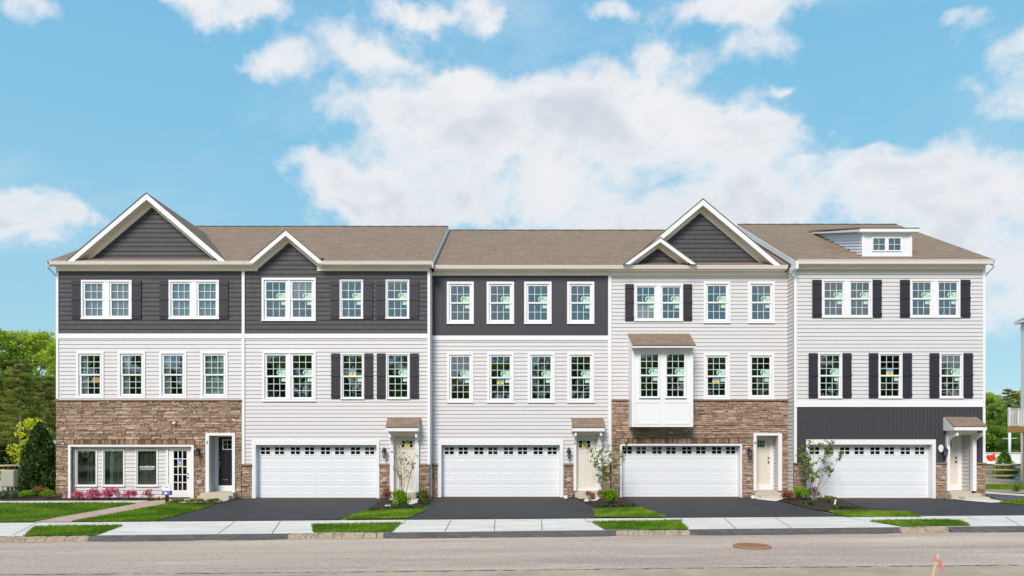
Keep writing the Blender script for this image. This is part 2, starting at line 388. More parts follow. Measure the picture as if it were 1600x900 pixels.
def text_mesh(body, size, mat_, parent, name, x, y, z, shear=0, width=None, ext=.002, align='CENTER', bold=0):
    cu = bpy.data.curves.new(name, 'FONT'); cu.body = body; cu.size = size; cu.align_x = align; cu.extrude = ext; cu.shear = shear; cu.offset = bold
    t = bpy.data.objects.new(name, cu); COL.objects.link(t); bpy.context.view_layer.update()
    dg = bpy.context.evaluated_depsgraph_get(); me = bpy.data.meshes.new_from_object(t.evaluated_get(dg))
    bpy.data.objects.remove(t); bpy.data.curves.remove(cu)
    xs = [v.co.x for v in me.vertices]; k = 1.0 if not width else width / (max(xs) - min(xs))
    org = root_of(parent).location
    for v in me.vertices: v.co = Vector((v.co.x * k + x, -v.co.z + y, v.co.y + z)) - org
    me.materials.clear(); me.materials.append(M[mat_])
    o = bpy.data.objects.new(name, me); COL.objects.link(o); o.parent = parent
    return o

# ------------------------------------------------------------------ wall builders; a wall lies in plane y=Y facing -y, holes are (x0,x1,z0,z1)
def spans(a, b, cuts):
    cur = [(a, b)]
    for c0, c1 in cuts:
        nx = []
        for p, q_ in cur:
            if c1 <= p or c0 >= q_: nx.append((p, q_)); continue
            if c0 > p: nx.append((p, c0))
            if c1 < q_: nx.append((c1, q_))
        cur = nx
    return [c for c in cur if c[1] - c[0] > .004]
def lap_wall(mb, x0, x1, z0, z1, holes, Y, pitch, depth, bounds=None, ident=None, zorg=0.0, mi=0):
    """lapped courses; bounds(z) -> (xl, xr) for gables; ident(u, off, z) -> xyz"""
    P = ident or (lambda u, off, z: (u, Y - off, z))
    k = math.floor((z0 - zorg) / pitch)
    while zorg + k * pitch < z1:
        a = zorg + k * pitch; b = a + pitch; k += 1
        lo, hi = max(a, z0), min(b, z1)
        cuts = sorted({lo, hi} | {h for hh in holes for h in hh[2:4] if lo < h < hi})
        gz = b - min(.024, pitch * .16); lipd = -.012
        off = lambda z: .008 + (depth - .008) * (1 - (z - a) / (gz - a))
        if lo < gz < hi: cuts = sorted(set(cuts) | {gz})
        for i in range(len(cuts) - 1):
            c, d = cuts[i], cuts[i + 1]; mid = (c + d) / 2; grv = mid > gz
            hs = [(h[0], h[1]) for h in holes if h[2] < mid < h[3]]
            for p, q_ in spans(x0, x1, hs):
                if bounds:
                    (l0, r0), (l1, r1) = bounds(c), bounds(d)
                    A, B = max(p, l0), min(q_, r0); C, D = max(p, l1), min(q_, r1)
                    if B <= A: continue
                    if D < C: C = D = (C + D) / 2
                else: A, B, C, D = p, q_, p, q_
                if grv:
                    mb.quad([P(A, lipd, c), P(B, lipd, c), P(D, lipd, d), P(C, lipd, d)], mi)
                    mb.quad([P(A, .008, c), P(B, .008, c), P(B, lipd, c), P(A, lipd, c)], mi)
                else:
                    mb.quad([P(A, off(c), c), P(B, off(c), c), P(D, off(d), d), P(C, off(d), d)], mi)
                    if i == 0: mb.quad([P(A, lipd, c), P(B, lipd, c), P(B, off(c), c), P(A, off(c), c)], mi)
def flat_wall(mb, x0, x1, z0, z1, holes, y0, y1, mi=0):
    cuts = sorted({z0, z1} | {h for hh in holes for h in hh[2:4] if z0 < h < z1})
    for i in range(len(cuts) - 1):
        c, d = cuts[i], cuts[i + 1]; mid = (c + d) / 2
        for p, q_ in spans(x0, x1, [(h[0], h[1]) for h in holes if h[2] < mid < h[3]]):
            mb.box(p, q_, y0, y1, c, d, mi)
def batten_wall(mb, x0, x1, z0, z1, holes, Y, step, w=.022, d=.016):
    flat_wall(mb, x0, x1, z0, z1, holes, Y - .012, Y + .03)
    n = int((x1 - x0) / step)
    for i in range(1, n + 1):
        xc = x0 + i * step
        for c, e in spans(z0, z1, [(h[2], h[3]) for h in holes if h[0] - w < xc < h[1] + w]):
            mb.box(xc - w / 2, xc + w / 2, Y - .012 - d, Y - .011, c, e)
def ledge_wall(mb, x0, x1, z0, z1, holes, Y, rnd, brick=None):
    """irregular ledge stones, each with its own depth and tint; brick=(w) gives a soldier course"""
    z = z0
    while z < z1 - .01:
        h = rnd.choice((.045, .055, .07, .07, .085, .11))
        if z + h > z1 - .04: h = z1 - z
        x = x0 - rnd.random() * .3
        while x < x1:
            w = rnd.uniform(.12, .46) * (1.0 if h > .07 else .85); a, b = max(x, x0), min(x + w, x1); x += w
            if b - a < .02: continue
            parts = [(z, z + h)]
            if h >= .10 and rnd.random() < .45: m_ = z + h * rnd.uniform(.4, .6); parts = [(z, m_), (m_, z + h)]
            for c, e in parts:
                cuts = sorted({c, e} | {k for hh in holes for k in hh[2:4] if c < k < e})
                dep = rnd.uniform(.055, .10); t = min(1, max(0, rnd.gauss(.49, .15)))
                for i in range(len(cuts) - 1):
                    lo, hi = cuts[i], cuts[i + 1]; mid = (lo + hi) / 2
                    for p, q_ in spans(a, b, [(hh[0], hh[1]) for hh in holes if hh[2] < mid < hh[3]]):
                        gp = .0022; j = lambda: rnd.uniform(-.008, .008)
                        if q_ - p < .02 or hi - lo < .012: continue
                        e4 = [(p + gp, lo + gp), (q_ - gp, lo + gp), (q_ - gp, hi - gp), (p + gp, hi - gp)]
                        fr = [(u + (.008 if n_ in (0, 3) else -.008), Y - dep - j(), w_ + (.006 if n_ < 2 else -.006)) for n_, (u, w_) in enumerate(e4)]
                        bkk = [(u, Y - .02, w_) for u, w_ in e4]
                        k = len(mb.v); mb.v += fr + bkk
                        for f in ((0, 1, 2, 3), (4, 5, 1, 0), (5, 6, 2, 1), (6, 7, 3, 2), (7, 4, 0, 3)):
                            mb.f.append(tuple(k + n_ for n_ in f)); mb.mi.append(0); mb.t.append(t)
        z += h
    flat_wall(mb, x0, x1, z0, z1, holes, Y - .025, Y + .03, 1)

def roof_uv(pts):
    p = [Vector(a) for a in pts]; n = (p[1] - p[0]).cross(p[2] - p[0])
    if n.length < 1e-6: n = (p[2] - p[0]).cross(p[-1] - p[0])
    n.normalize()
    u = Vector((0, 0, 1)).cross(n)
    u = u.normalized() if u.length > 1e-4 else Vector((1, 0, 0))
    w = n.cross(u); return [(a.dot(u), a.dot(w)) for a in p]
def roof_face(mb, pts, thick=.035):
    uv = roof_uv(pts); mb.quad(pts, 0, uv)
    dn = [(a, b, c - thick) for a, b, c in pts]; mb.quad(list(reversed(dn)), 1)
    for i in range(len(pts)):
        j = (i + 1) % len(pts); mb.quad([pts[i], pts[j], dn[j], dn[i]], 1)

# ------------------------------------------------------------------ house class: converts elevations measured on the photo to metres on the wall plane
class House:
    def __init__(s, Y, label, px0, px1):
        s.Y = Y; s.s = F / (CAM_D + Y)
        s.root = empty('townhouse', (((px0 + px1) / 2 - HX) / s.s, Y, 0), label, 'house', 'attached townhouses of the row')
        s.x0 = s.x(px0); s.x1 = s.x(px1); s.holes = []
    def x(s, px, dy=0.0): return (px - HX) / (F / (CAM_D + s.Y + dy))
    def z(s, py, dy=0.0): return CAM_Z + (HY - py) / (F / (CAM_D + s.Y + dy))
    def P(s, mb, *a, **k): return mb.build(*a, parent=s.root, **k)
    # ---- window: outer rectangle in pixels
    def window(s, p0, q0, p1, q1, casing=3.5, rows=2, units=1, mull=10.5, stick='g', sash=3.0, drape=None, dy=0.0, wide_sill=True, hole=True, cols=3, fixed=False, label=None, reuse=None, upper={}, lower={}):
        Y = s.Y + dy; X0, X1, Z1, Z0 = s.x(p0, dy), s.x(p1, dy), s.z(q0, dy), s.z(q1, dy)
        cw = casing / s.s; sw = sash / s.s; mw = mull / s.s
        if hole: (s.holes if dy == 0 else s.holes2).append((X0 + .02, X1 - .02, Z0 + .02, Z1 - .02))
        mb = MB(); ring(mb, X0, X1, Z0, Z1, cw, Y - .05, Y + .02)
        if casing > 3: ring(mb, X0 + cw * .86, X1 - cw * .86, Z0 + cw * .86, Z1 - cw * .86, cw * .14, Y - .062, Y - .05)
        mb.box(X0 - .015, X1 + .015, Y - .07, Y - .0502, Z0 - .005, Z0 + .028)
        iw = (X1 - X0 - 2 * cw - (units - 1) * (mw - 2 * sw)) / units
        for k in range(units - 1):
            xa = X0 + cw + (k + 1) * iw + k * (mw - 2 * sw); mb.box(xa, xa + mw - 2 * sw, Y - .038, Y + .02, Z0 + cw, Z1 - cw)
        w = mb.build('window', 'white_trim', s.root, bevel=.004)
        if label: w['label'] = label
        zm = (Z0 + Z1) / 2
        for k in range(units):
            a = X0 + cw + k * (iw + mw - 2 * sw); b = a + iw; c, d = Z0 + cw, Z1 - cw
            sb = MB()
            if fixed:
                ring(sb, a, b, c, d, sw, Y - .015, Y + .05); G = [(a + sw, b - sw, c + sw, d - sw, .02)]
            else:
                mr = 1.25 / s.s
                # upper sash in front, lower sash behind
                sb.box(a, b, Y - .012, Y + .05, d - sw, d); sb.box(a, a + sw, Y - .012, Y + .03, zm + mr, d - sw); sb.box(b - sw, b, Y - .012, Y + .03, zm + mr, d - sw)
                sb.box(a, b, Y - .014, Y + .05, zm - mr, zm + mr)
                sb.box(a, a + sw + .012, Y + .005, Y + .08, c + sw, zm - mr); sb.box(b - sw - .012, b, Y + .005, Y + .08, c + sw, zm - mr)
                sb.box(a, b, Y + .003, Y + .08, c, c + sw)
                G = [(a + sw, b - sw, zm + mr, d - sw, .018), (a + sw + .012, b - sw - .012, c + sw, zm - mr, .05)]
            sb.build('sash', 'white_trim', w, bevel=.003)
            gb = MB()
            for ga, gb_, gc, gd, go in G: gb.quad([(ga, Y + go, gc), (gb_, Y + go, gc), (gb_, Y + go, gd), (ga, Y + go, gd)])
            gb.build('glass', 'office_glass' if fixed else 'glass', w, fix=False)
            if cols > 1:
                mb2 = MB(); t = .0125
                for ga, gb_, gc, gd, go in G:
                    for i in range(1, cols): xx = ga + (gb_ - ga) * i / cols; mb2.box(xx - t, xx + t, Y + go - .0035, Y + go + .006, gc, gd)
                    for i in range(1, rows): zz = gc + (gd - gc) * i / rows; mb2.box(ga, gb_, Y + go - .0030, Y + go + .0065, zz - t, zz + t)
                mb2.build('window_grid', 'muntin', w)
            ga, gb_, gc, gd, go = G[0]; u = 1 / s.s
            def plate(x0, x1, z0, z1, yy, mi, m_): m_.box(x0, x1, yy - .002, yy, z0, z1, mi)
            if stick and k < len(stick) or (stick and len(stick) == 1):
                ch = stick[k] if len(stick) > 1 else stick
                st = MB(); yy = Y + go - .005
                if ch in 'gG':
                    x1_ = gb_ - .3 * u; x0_ = x1_ - 14.2 * u; z0_ = gc + .3 * u; z1_ = z0_ + 8.6 * u
                    plate(x0_ + 3 * u, x1_, z0_, z1_, yy, 0, st)
                    n = 14; cx, cz = x0_ + 4.6 * u, (z0_ + z1_) / 2
                    st.prism([(cx + 4.4 * u * math.cos(2 * math.pi * i / n), cz + 4.5 * u * math.sin(2 * math.pi * i / n)) for i in range(n)], yy - .0045, yy - .0021, 0)
                    # leaf-like stroke and loop of the mark
                    st.prism([(cx - 2.8 * u, cz - 3.4 * u), (cx - 1.0 * u, cz - 3.2 * u), (cx + .2 * u, cz + 1 * u), (cx + .1 * u, cz + 3.6 * u), (cx - 1.6 * u, cz + 2.6 * u), (cx - 2.9 * u, cz)], yy - .0066, yy - .0046, 1)
                    pr = []
                    for i in range(9): a_ = R(120 - i * 27); pr.append((cx + 1.8 * u + 2.3 * u * math.cos(a_), cz + 1.2 * u + 2.3 * u * math.sin(a_)))
                    for i in range(8, -1, -1): a_ = R(120 - i * 27); pr.append((cx + 1.8 * u + 1.0 * u * math.cos(a_), cz + 1.2 * u + 1.0 * u * math.sin(a_)))
                    for i in range(8): st.prism([pr[i], pr[i + 1], pr[17 - i - 1], pr[17 - i]], yy - .0066, yy - .0046, 1)
                    for i in range(3): plate(x1_ - 5.0 * u, x1_ - .6 * u, z0_ + (1.2 + i * 1.5) * u, z0_ + (1.7 + i * 1.5) * u, yy - .0022, 3, st)
                    st.build('sticker', ['sticker_pale', 'sticker_green', 'sticker_yellow', 'sticker_lime'], w)
                    st = MB()
                if ch in 'y':
                    xc = (ga + gb_) / 2; plate(xc - 5 * u, xc + 5 * u, gc + .3 * u, gc + 5 * u, yy, 0, st); plate(xc - 5 * u, xc + 5 * u, gc + 5 * u, gc + 9.5 * u, yy, 1, st)
                    n = 10; st.prism([(xc + 1.5 * u * math.cos(2 * math.pi * i / n), gc + 2.6 * u + 1.5 * u * math.sin(2 * math.pi * i / n)) for i in range(n)], yy - .004, yy - .0021, 2)
                    st.build('sticker', ['sticker_yellow', 'sticker_blue', 'iron_rust'], w)
                if not fixed:
                    ga2, gb2, gc2, gd2, go2 = G[1]; st = MB(); yy = Y + go2 - .005
                    plate(gb2 - 6.8 * u, gb2 - .3 * u, gd2 - 3.4 * u, gd2 - .5 * u, yy, 1, st); plate(gb2 - 6.8 * u, gb2 - .3 * u, gd2 - 6.8 * u, gd2 - 3.4 * u, yy, 0, st)
                    st.build('sticker', ['sticker_pale', 'sticker_lime'], w)
                    if ch == 'G':
                        st = MB(); xc = (ga2 + gb2) / 2 - .8 * u
                        plate(xc - 5 * u, xc + 5 * u, gd2 - 9.2 * u, gd2 - 5 * u, yy, 0, st); plate(xc - 5 * u, xc + 5 * u, gd2 - 5 * u, gd2 - .8 * u, yy, 1, st)
                        n = 10; st.prism([(xc + 1.4 * u * math.cos(2 * math.pi * i / n), gd2 - 7 * u + 1.4 * u * math.sin(2 * math.pi * i / n)) for i in range(n)], yy - .004, yy - .0021, 2)
                        st.build('sticker', ['sticker_yellow', 'sticker_blue', 'iron_rust'], w)
            for sel, (ga_, gb_, gc_, gd_, go_) in (((upper or {}).get(k), G[0]), ((lower or {}).get(k), G[-1])):
                if sel: MB().box(ga_ - .01, gb_ + .01, Y + go_ + .03, Y + go_ + .034, gc_, gd_).build('blind', sel, w)
            if drape:
                for (fa, fb, mname) in drape:
                    cb_ = MB(); n = 28; xa, xb = a + (b - a) * fa, a + (b - a) * fb; pts = []
                    for i in range(n + 1): pts.append((xa + (xb - xa) * i / n, Y + .115 + .022 * math.sin(i * 1.6) + .008 * math.sin(i * 4.1)))
                    for i in range(n):
                        (u0, v0), (u1, v1) = pts[i], pts[i + 1]
                        cb_.quad([(u0, v0, c), (u1, v1, c), (u1, v1, d), (u0, v0, d)])
                    cb_.build('curtain', mname, w, smooth=True)
        return w
    def shutter(s, p0, p1, q0, q1):
        X0, X1, Z1, Z0 = s.x(p0), s.x(p1), s.z(q0), s.z(q1); Y = s.Y - .03; mb = MB()
        n = 3; w = (X1 - X0) / n
        for i in range(n): mb.box(X0 + i * w + .003, X0 + (i + 1) * w - .003, Y - .028, Y + .03, Z0, Z1)
        mb.box(X0 + .002, X1 - .002, Y - .022, Y + .028, Z0 + .002, Z1 - .002)
        H = Z1 - Z0; b = .085
        for zc in (Z1 - .10 - b / 2, (Z0 + Z1) / 2 + .02, Z0 + .10 + b / 2): mb.box(X0 - .003, X1 + .003, Y - .048, Y - .0285, zc - b / 2, zc + b / 2)
        mb.build('shutter', 'shutter_black', s.root, bevel=.004)
    def board(s, name, p0, p1, q0, q1, out=.055, m_='white_trim', back=.02, dy=0.0):
        return MB().box(s.x(p0, dy), s.x(p1, dy), s.Y + dy - out, s.Y + dy + back, s.z(q1, dy), s.z(q0, dy)).build(name, m_, s.root, bevel=.004)
    def garage(s, o0, o1, oq, i0, i1, iq, wins, wq=(698.4, 710.2), q_bot=777.2):
        Y = s.Y; zb = 0.0
        X0, X1, Zt = s.x(i0), s.x(i1), s.z(iq); XO0, XO1, ZO = s.x(o0), s.x(o1), s.z(oq)
        s.holes.append((X0 - .015, X1 + .015, -.2, Zt + .015))
        mb = MB(); out = .125 if getattr(s, 'stone_low', None) else .06
        mb.box(XO0, X0, Y - out, Y + .02, zb, ZO); mb.box(X1, XO1, Y - out, Y + .02, zb, ZO); mb.box(X0, X1, Y - out, Y + .02, Zt, ZO)
        # reveals
        mb.box(X0 - .014, X0 + .002, Y + .021, Y + .30, zb, Zt); mb.box(X1 - .002, X1 + .014, Y + .021, Y + .30, zb, Zt); mb.box(X0 + .003, X1 - .003, Y + .021, Y + .30, Zt - .002, Zt + .014)
        mb.build('garage_frame', 'white_trim', s.root, bevel=.004)
        Yd = Y + .22; dd = .22
        dx0, dx1 = X0 + .003, X1 - .003; H = Zt - zb; rows = 4
        zc = [zb + .02 + (H - .02) * i / rows for i in range(rows + 1)]
        WZ1, WZ0 = s.z(wq[0], dd), s.z(wq[1], dd)
        wins = [(s.x(a, dd), s.x(b, dd)) for a, b in wins]
        door = MB(); hol = [(a, b, WZ0, WZ1) for a, b in wins]
        flat_wall(door, dx0, dx1, zc[3] + .003, zc[4], hol, Yd, Yd + .05)
        for r in range(3): door.box(dx0, dx1, Yd, Yd + .05, zc[r] + (.003 if r else 0), zc[r + 1] - .003)
        for r in range(3):
            for a, b in wins:
                c = (a + b) / 2; hw = .255; zl, zh = zc[r] + .10, zc[r + 1] - .10
                if c - hw < dx0 or c + hw > dx1: hw = min(c - dx0, dx1 - c) - .03
                # raised, bevelled panel
                k = len(door.v)
                for (ox, oz, oy) in ((0, 0, 0), (.02, .02, -.005), (.045, .045, -.005), (.06, .06, -.001)):
                    door.v += [(c - hw + ox, Yd + oy - .0005, zl + oz), (c + hw - ox, Yd + oy - .0005, zl + oz), (c + hw - ox, Yd + oy - .0005, zh - oz), (c - hw + ox, Yd + oy - .0005, zh - oz)]
                for lv in range(3):
                    for j in range(4):
                        a_ = k + lv * 4 + j; b_ = k + lv * 4 + (j + 1) % 4; door.f.append((a_, b_, b_ + 4, a_ + 4)); door.mi.append(0); door.t.append(.5)
                door.f.append(tuple(k + 12 + j for j in range(4))); door.mi.append(0); door.t.append(.5)
        d = door.build('garage_door', 'garage_white', s.root)
        MB().box(dx0, dx1, Yd - .01, Yd + .04, zb + .001, zb + .02).build('door_seal', 'concrete_step', d)
        for a, b in wins:
            fr = MB(); ring(fr, a - .025, b + .025, WZ0 - .025, WZ1 + .025, .04, Yd - .014, Yd - .001)
            xm, zm = (a + b) / 2, (WZ0 + WZ1) / 2
            fr.box(xm - .019, xm + .019, Yd - .012, Yd + .01, WZ0 + .015, WZ1 - .015); fr.box(a + .015, b - .015, Yd - .0125, Yd + .0105, zm - .016, zm + .016)
            fr.quad([(a, Yd + .02, WZ0), (b, Yd + .02, WZ0), (b, Yd + .02, WZ1), (a, Yd + .02, WZ1)], 1)
            fr.build('door_window', ['garage_white', 'garage_glass'], d, fix=False)
    def stone(s, px0, px1, q0, q1=None, cap=True, seed=1):
        X0, X1, Zt = s.x(px0), s.x(px1), s.z(q0); Zb = -.05 if q1 is None else s.z(q1)
        mb = MB(); ledge_wall(mb, X0, X1, Zb, Zt, s.holes + getattr(s, 'lintels', []), s.Y, random.Random(seed))
        mb.build('stone_wall', ['ledge_stone', 'mortar'], s.root, tint=True)
        if cap:
            c = MB(); 
            for a, b in spans(X0 - .01, X1 + .01, [(h[0], h[1]) for h in s.holes if h[2] < Zt + .02 < h[3]]): c.box(a, b, s.Y - .135, s.Y + .02, Zt + .001, Zt + .055)
            c.build('stone_ledge', 'stone_cap', s.root, bevel=.01)
    def soldier(s, px0, px1, q0, q1):
        X0, X1, Z1, Z0 = s.x(px0), s.x(px1), s.z(q0), s.z(q1); rnd = random.Random(5); mb = MB(); n = int((X1 - X0) / .095); w = (X1 - X0) / n
        s.lintels = getattr(s, 'lintels', []) + [(X0, X1, Z0, Z1)]
        for i in range(n): mb.box(X0 + i * w + .005, X0 + (i + 1) * w - .005, s.Y - rnd.uniform(.10, .125), s.Y, Z0 + .005, Z1 - rnd.uniform(.0, .015), 0, rnd.random())
        mb.box(X0, X1, s.Y - .09, s.Y - .0005, Z0, Z1 - .01, 1)
        mb.build('brick_lintel', ['soldier_brick', 'mortar'], s.root, tint=True)
    def lamp(s, px, q0, q1, out=.0):
        x = s.x(px); zt, zb = s.z(q0), s.z(q1); Y = s.Y - out; H = zt - zb
        b = MB()
        b.box(x - .045, x + .045, Y - .02, Y + .02, zt - .30, zt - .08)
        b.tube([(x, Y - .02, zt - .17), (x, Y - .09, zt - .06), (x, Y - .16, zt - .04), (x, Y - .18, zt - .12)], .012, 6)
        c = (x, Y - .18, zb)
        b.lathe(c, [(.0, H), (.012, H - .01), (.02, H - .06), (.06, H - .12), (.105, H - .19), (.10, H - .205), (.0, H - .20)], 12)
        for i in range(4):
            a = R(45 + 90 * i); b.tube([(c[0] + .075 * math.cos(a), c[1] + .075 * math.sin(a), zb + H - .2), (c[0] + .055 * math.cos(a), c[1] + .055 * math.sin(a), zb + .06)], .007, 5)
        b.lathe(c, [(.0, .0), (.02, .01), (.062, .05), (.06, .065), (0, .065)], 12)
        o = b.build('wall_lamp', 'black_metal', s.root, smooth=False)
        MB().lathe(c, [(.052, .066), (.07, H - .205)], 12).build('lamp_glass', 'lamp_glass', o)
    def outlet(s, p0, p1, q0, q1, out=.1):
        x0, x1, z1, z0 = s.x(p0), s.x(p1), s.z(q0), s.z(q1); Y = s.Y - out
        mb = MB(); ring(mb, x0 - .03, x1 + .03, z0 - .03, z1 + .02, .03, Y - .02, Y + .03); mb.box(x0, x1, Y - .045, Y + .03, z0, z1)
        mb.build('outlet_cover', 'grey_cover', s.root, bevel=.006)
    def number(s, txt, px, q, out):
        if len(txt) == 1: text_mesh(txt, .15, 'black_metal', s.root, 'house_number', s.x(px), s.Y - out - .006, s.z(q) - .05, ext=.004)
        else:
            for i, ch in enumerate(txt): text_mesh(ch, .15, 'black_metal', s.root, 'house_number', s.x(px), s.Y - out - .006, s.z(q) + .02 - i * .14, ext=.004)
    def steps(s, spec):                                  # (px0, px1, z0, z1, y_front)
        for a, b, z0, z1, yf in spec:
            MB().box(s.x(a), s.x(b), s.Y - yf, s.Y - .012, -.05 - .01 * (yf > .6), z1).build('step', 'concrete_step', s.root, bevel=.012)
    def door(s, xa, xb, z0, z1, Yd, col='door_beige', win=None, hw='black_metal', hinge_left=True, sticker=None, cols=3):
        d = MB(); wx0, wx1, wz0, wz1 = win
        flat_wall(d, xa, xb, z0, z1, [win], Yd, Yd + .045)
        for (a, b) in ((xa + .12, (xa + xb) / 2 - .035), ((xa + xb) / 2 + .035, xb - .12)):
            k = len(d.v)
            zl, zh = z0 + .2, wz0 - .14
            for (o_, oy) in ((0, 0), (.012, .010), (.03, .010), (.045, .004)):
                d.v += [(a + o_, Yd - .0006 - oy, zl + o_), (b - o_, Yd - .0006 - oy, zl + o_), (b - o_, Yd - .0006 - oy, zh - o_), (a + o_, Yd - .0006 - oy, zh - o_)]
            for lv in range(3):
                for j in range(4):
                    a_ = k + lv * 4 + j; b_ = k + lv * 4 + (j + 1) % 4; d.f.append((a_, b_, b_ + 4, a_ + 4)); d.mi.append(0); d.t.append(.5)
            d.f.append(tuple(k + 12 + j for j in range(4))); d.mi.append(0); d.t.append(.5)
        o = d.build('front_door', col, s.root)
        w = MB(); fm = 'white_trim' if col == 'door_black' else 'door_beige'
        ring(w, wx0 - .02, wx1 + .02, wz0 - .02, wz1 + .02, .035, Yd - .015, Yd + .02)
        for i in range(1, cols): xx = wx0 + (wx1 - wx0) * i / cols; w.box(xx - .008, xx + .008, Yd - .006, Yd + .012, wz0 + .015, wz1 - .015)
        w.box(wx0 + .015, wx1 - .015, Yd - .0055, Yd + .0115, (wz0 + wz1) / 2 - .006, (wz0 + wz1) / 2 + .006)
        w.quad([(wx0, Yd + .02, wz0), (wx1, Yd + .02, wz0), (wx1, Yd + .02, wz1), (wx0, Yd + .02, wz1)], 1)
        w.build('door_window', [fm, 'garage_glass'], o, fix=False)
        if sticker:
            st = MB(); xc = (wx0 + wx1) / 2; st.box(xc - .12, xc + .12, Yd - .019, Yd - .016, wz0 + .02, wz0 + .14, 0); st.box(xc - .07, xc + .07, Yd - .019, Yd - .016, wz0 + .14, wz1 - .05, 1); st.build('sticker', ['sticker_yellow', 'sticker_blue'], o)
        h = MB(); hx = xa + .07 if not hinge_left else xb - .07
        for zz, r_ in ((z0 + 1.12, .03), (z0 + .95, .034)): h.tube([(hx, Yd, zz), (hx, Yd - .03, zz), (hx, Yd - .06, zz)], [r_ * .7, r_ * .6, r_], 10)
        if col == 'door_black': h.tube([(hx, Yd - .03, z0 + 1.0), (hx, Yd - .075, z0 + .92), (hx, Yd - .07, z0 + .78), (hx, Yd - .02, z0 + .72)], .012, 8)
        h.build('door_handle', hw, o, smooth=True)
        return o
    def entry(s, o0, o1, oq, i0, i1, iq, zfl, recess, door_col, leaf, q_leaf, win_px, win_q, out=.125, frame_w=None, hinge_left=True, hw='black_metal', cols=3, sticker=None, side_vinyl=True, dark_side=False):
        """opening with white surround, recessed door; leaf = world x range"""
        Y = s.Y; X0, X1, Zt = s.x(i0), s.x(i1), s.z(iq); XO0, XO1, ZO = s.x(o0), s.x(o1), s.z(oq)
        s.holes.append((X0 - .01, X1 + .01, -.2 if zfl < .01 else zfl - .3, Zt + .01))
        mb = MB(); 
        mb.box(XO0, X0, Y - out, Y + .05, zfl, ZO); mb.box(X1, XO1, Y - out, Y + .05, zfl, ZO); mb.box(X0, X1, Y - out, Y + .05, Zt, ZO)
        mb.build('entry_frame', 'white_trim', s.root, bevel=.005)
        Yd = Y + recess; xa, xb = leaf
        L = min(X0, xa - .16); Rr = max(X1, xb + .16)
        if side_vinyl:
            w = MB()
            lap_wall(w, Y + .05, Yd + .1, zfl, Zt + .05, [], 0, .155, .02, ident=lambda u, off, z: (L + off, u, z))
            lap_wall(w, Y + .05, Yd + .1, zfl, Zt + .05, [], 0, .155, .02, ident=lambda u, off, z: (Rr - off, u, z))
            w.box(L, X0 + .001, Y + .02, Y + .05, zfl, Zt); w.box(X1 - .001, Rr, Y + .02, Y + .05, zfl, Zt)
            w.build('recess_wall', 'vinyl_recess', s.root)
        c = MB(); c.box(L - .02, Rr + .02, Y + .05, Yd + .12, Zt + .001, Zt + .05); c.build('porch_ceiling', 'soffit_cream', s.root)
        f = MB(); f.box(L - .02, Rr + .02, Y - .02, Yd + .12, zfl - .12, zfl); f.build('porch_floor', 'concrete_step', s.root)
        zt = s.z(q_leaf[0], recess); zb = s.z(q_leaf[1], recess)
        df = MB(); df.box(L, xa, Yd - .03, Yd + .08, zfl, Zt + .001); df.box(xb, Rr, Yd - .03, Yd + .08, zfl, Zt + .001)
        if Zt - zt > .01: df.box(xa, xb, Yd - .03, Yd + .08, zt, Zt + .001)
        df.box(xa, xb, Yd - .05, Yd + .08, zfl, zb)
        df.build('door_frame', 'white_trim', s.root, bevel=.003)
        s.door(xa, xb, zb, zt, Yd, door_col, (s.x(win_px[0], recess), s.x(win_px[1], recess), s.z(win_q[1], recess), s.z(win_q[0], recess)), hw, hinge_left, sticker, cols)
    def interior(s, zs, depth=4.5, x0=None, x1=None, skip=None):
        x0 = s.x0 + .08 if x0 is None else x0; x1 = s.x1 - .08 if x1 is None else x1
        mb = MB(); yb = s.Y + depth
        mb.quad([(x0, yb, -.1), (x1, yb, -.1), (x1, yb, 9.25), (x0, yb, 9.25)], 0)
        mb.quad([(x0, s.Y + .05, -.1), (x0, yb, -.1), (x0, yb, 9.25), (x0, s.Y + .05, 9.25)], 0); mb.quad([(x1, s.Y + .05, -.1), (x1, yb, -.1), (x1, yb, 9.25), (x1, s.Y + .05, 9.25)], 0)
        for i, z in enumerate(zs): mb.box(x0, x1, s.Y + .06, yb, z - .15, z + .15, 1 if i == 0 else 0)
        xm = (x0 * .45 + x1 * .55); mb.box(xm - .06, xm + .06, s.Y + .3, yb, 6.4, 9.1, 0)
        mb.build('interior', ['room_wall', 'room_floor'], s.root, fix=False)
    def shell(s, zt, side_left=False, side_right=False, ridge=None):
        """party walls, back wall"""
        mb = MB(); yb = s.Y + 12.8
        mb.quad([(s.x0, yb, 0), (s.x1, yb, 0), (s.x1, yb, zt), (s.x0, yb, zt)]); mb.build('back_wall', 'vinyl', s.root, fix=False)
        for flag, xx, sg in ((side_left, s.x0, -1), (side_right, s.x1, 1)):
            w = MB(); zr = ridge
            def bd(z, zt=zt): 
                if z <= zt: return (s.Y, yb)
                k = (z - zt) / (zr - zt); m_ = (s.Y + yb) / 2; return (s.Y + (m_ - s.Y) * k, yb + (m_ - yb) * k)
            if flag: lap_wall(w, s.Y, yb, -.05, zr, [], 0, .155, .022, bounds=bd, ident=lambda u, off, z, xx=xx, sg=sg: (xx + sg * off, u, z))
            else: w.quad([(xx, s.Y, -.05), (xx, yb, -.05), (xx, yb, zt), (xx, (s.Y + yb) / 2, zr), (xx, s.Y, zt)])
            w.build('side_wall', 'vinyl', s.root)
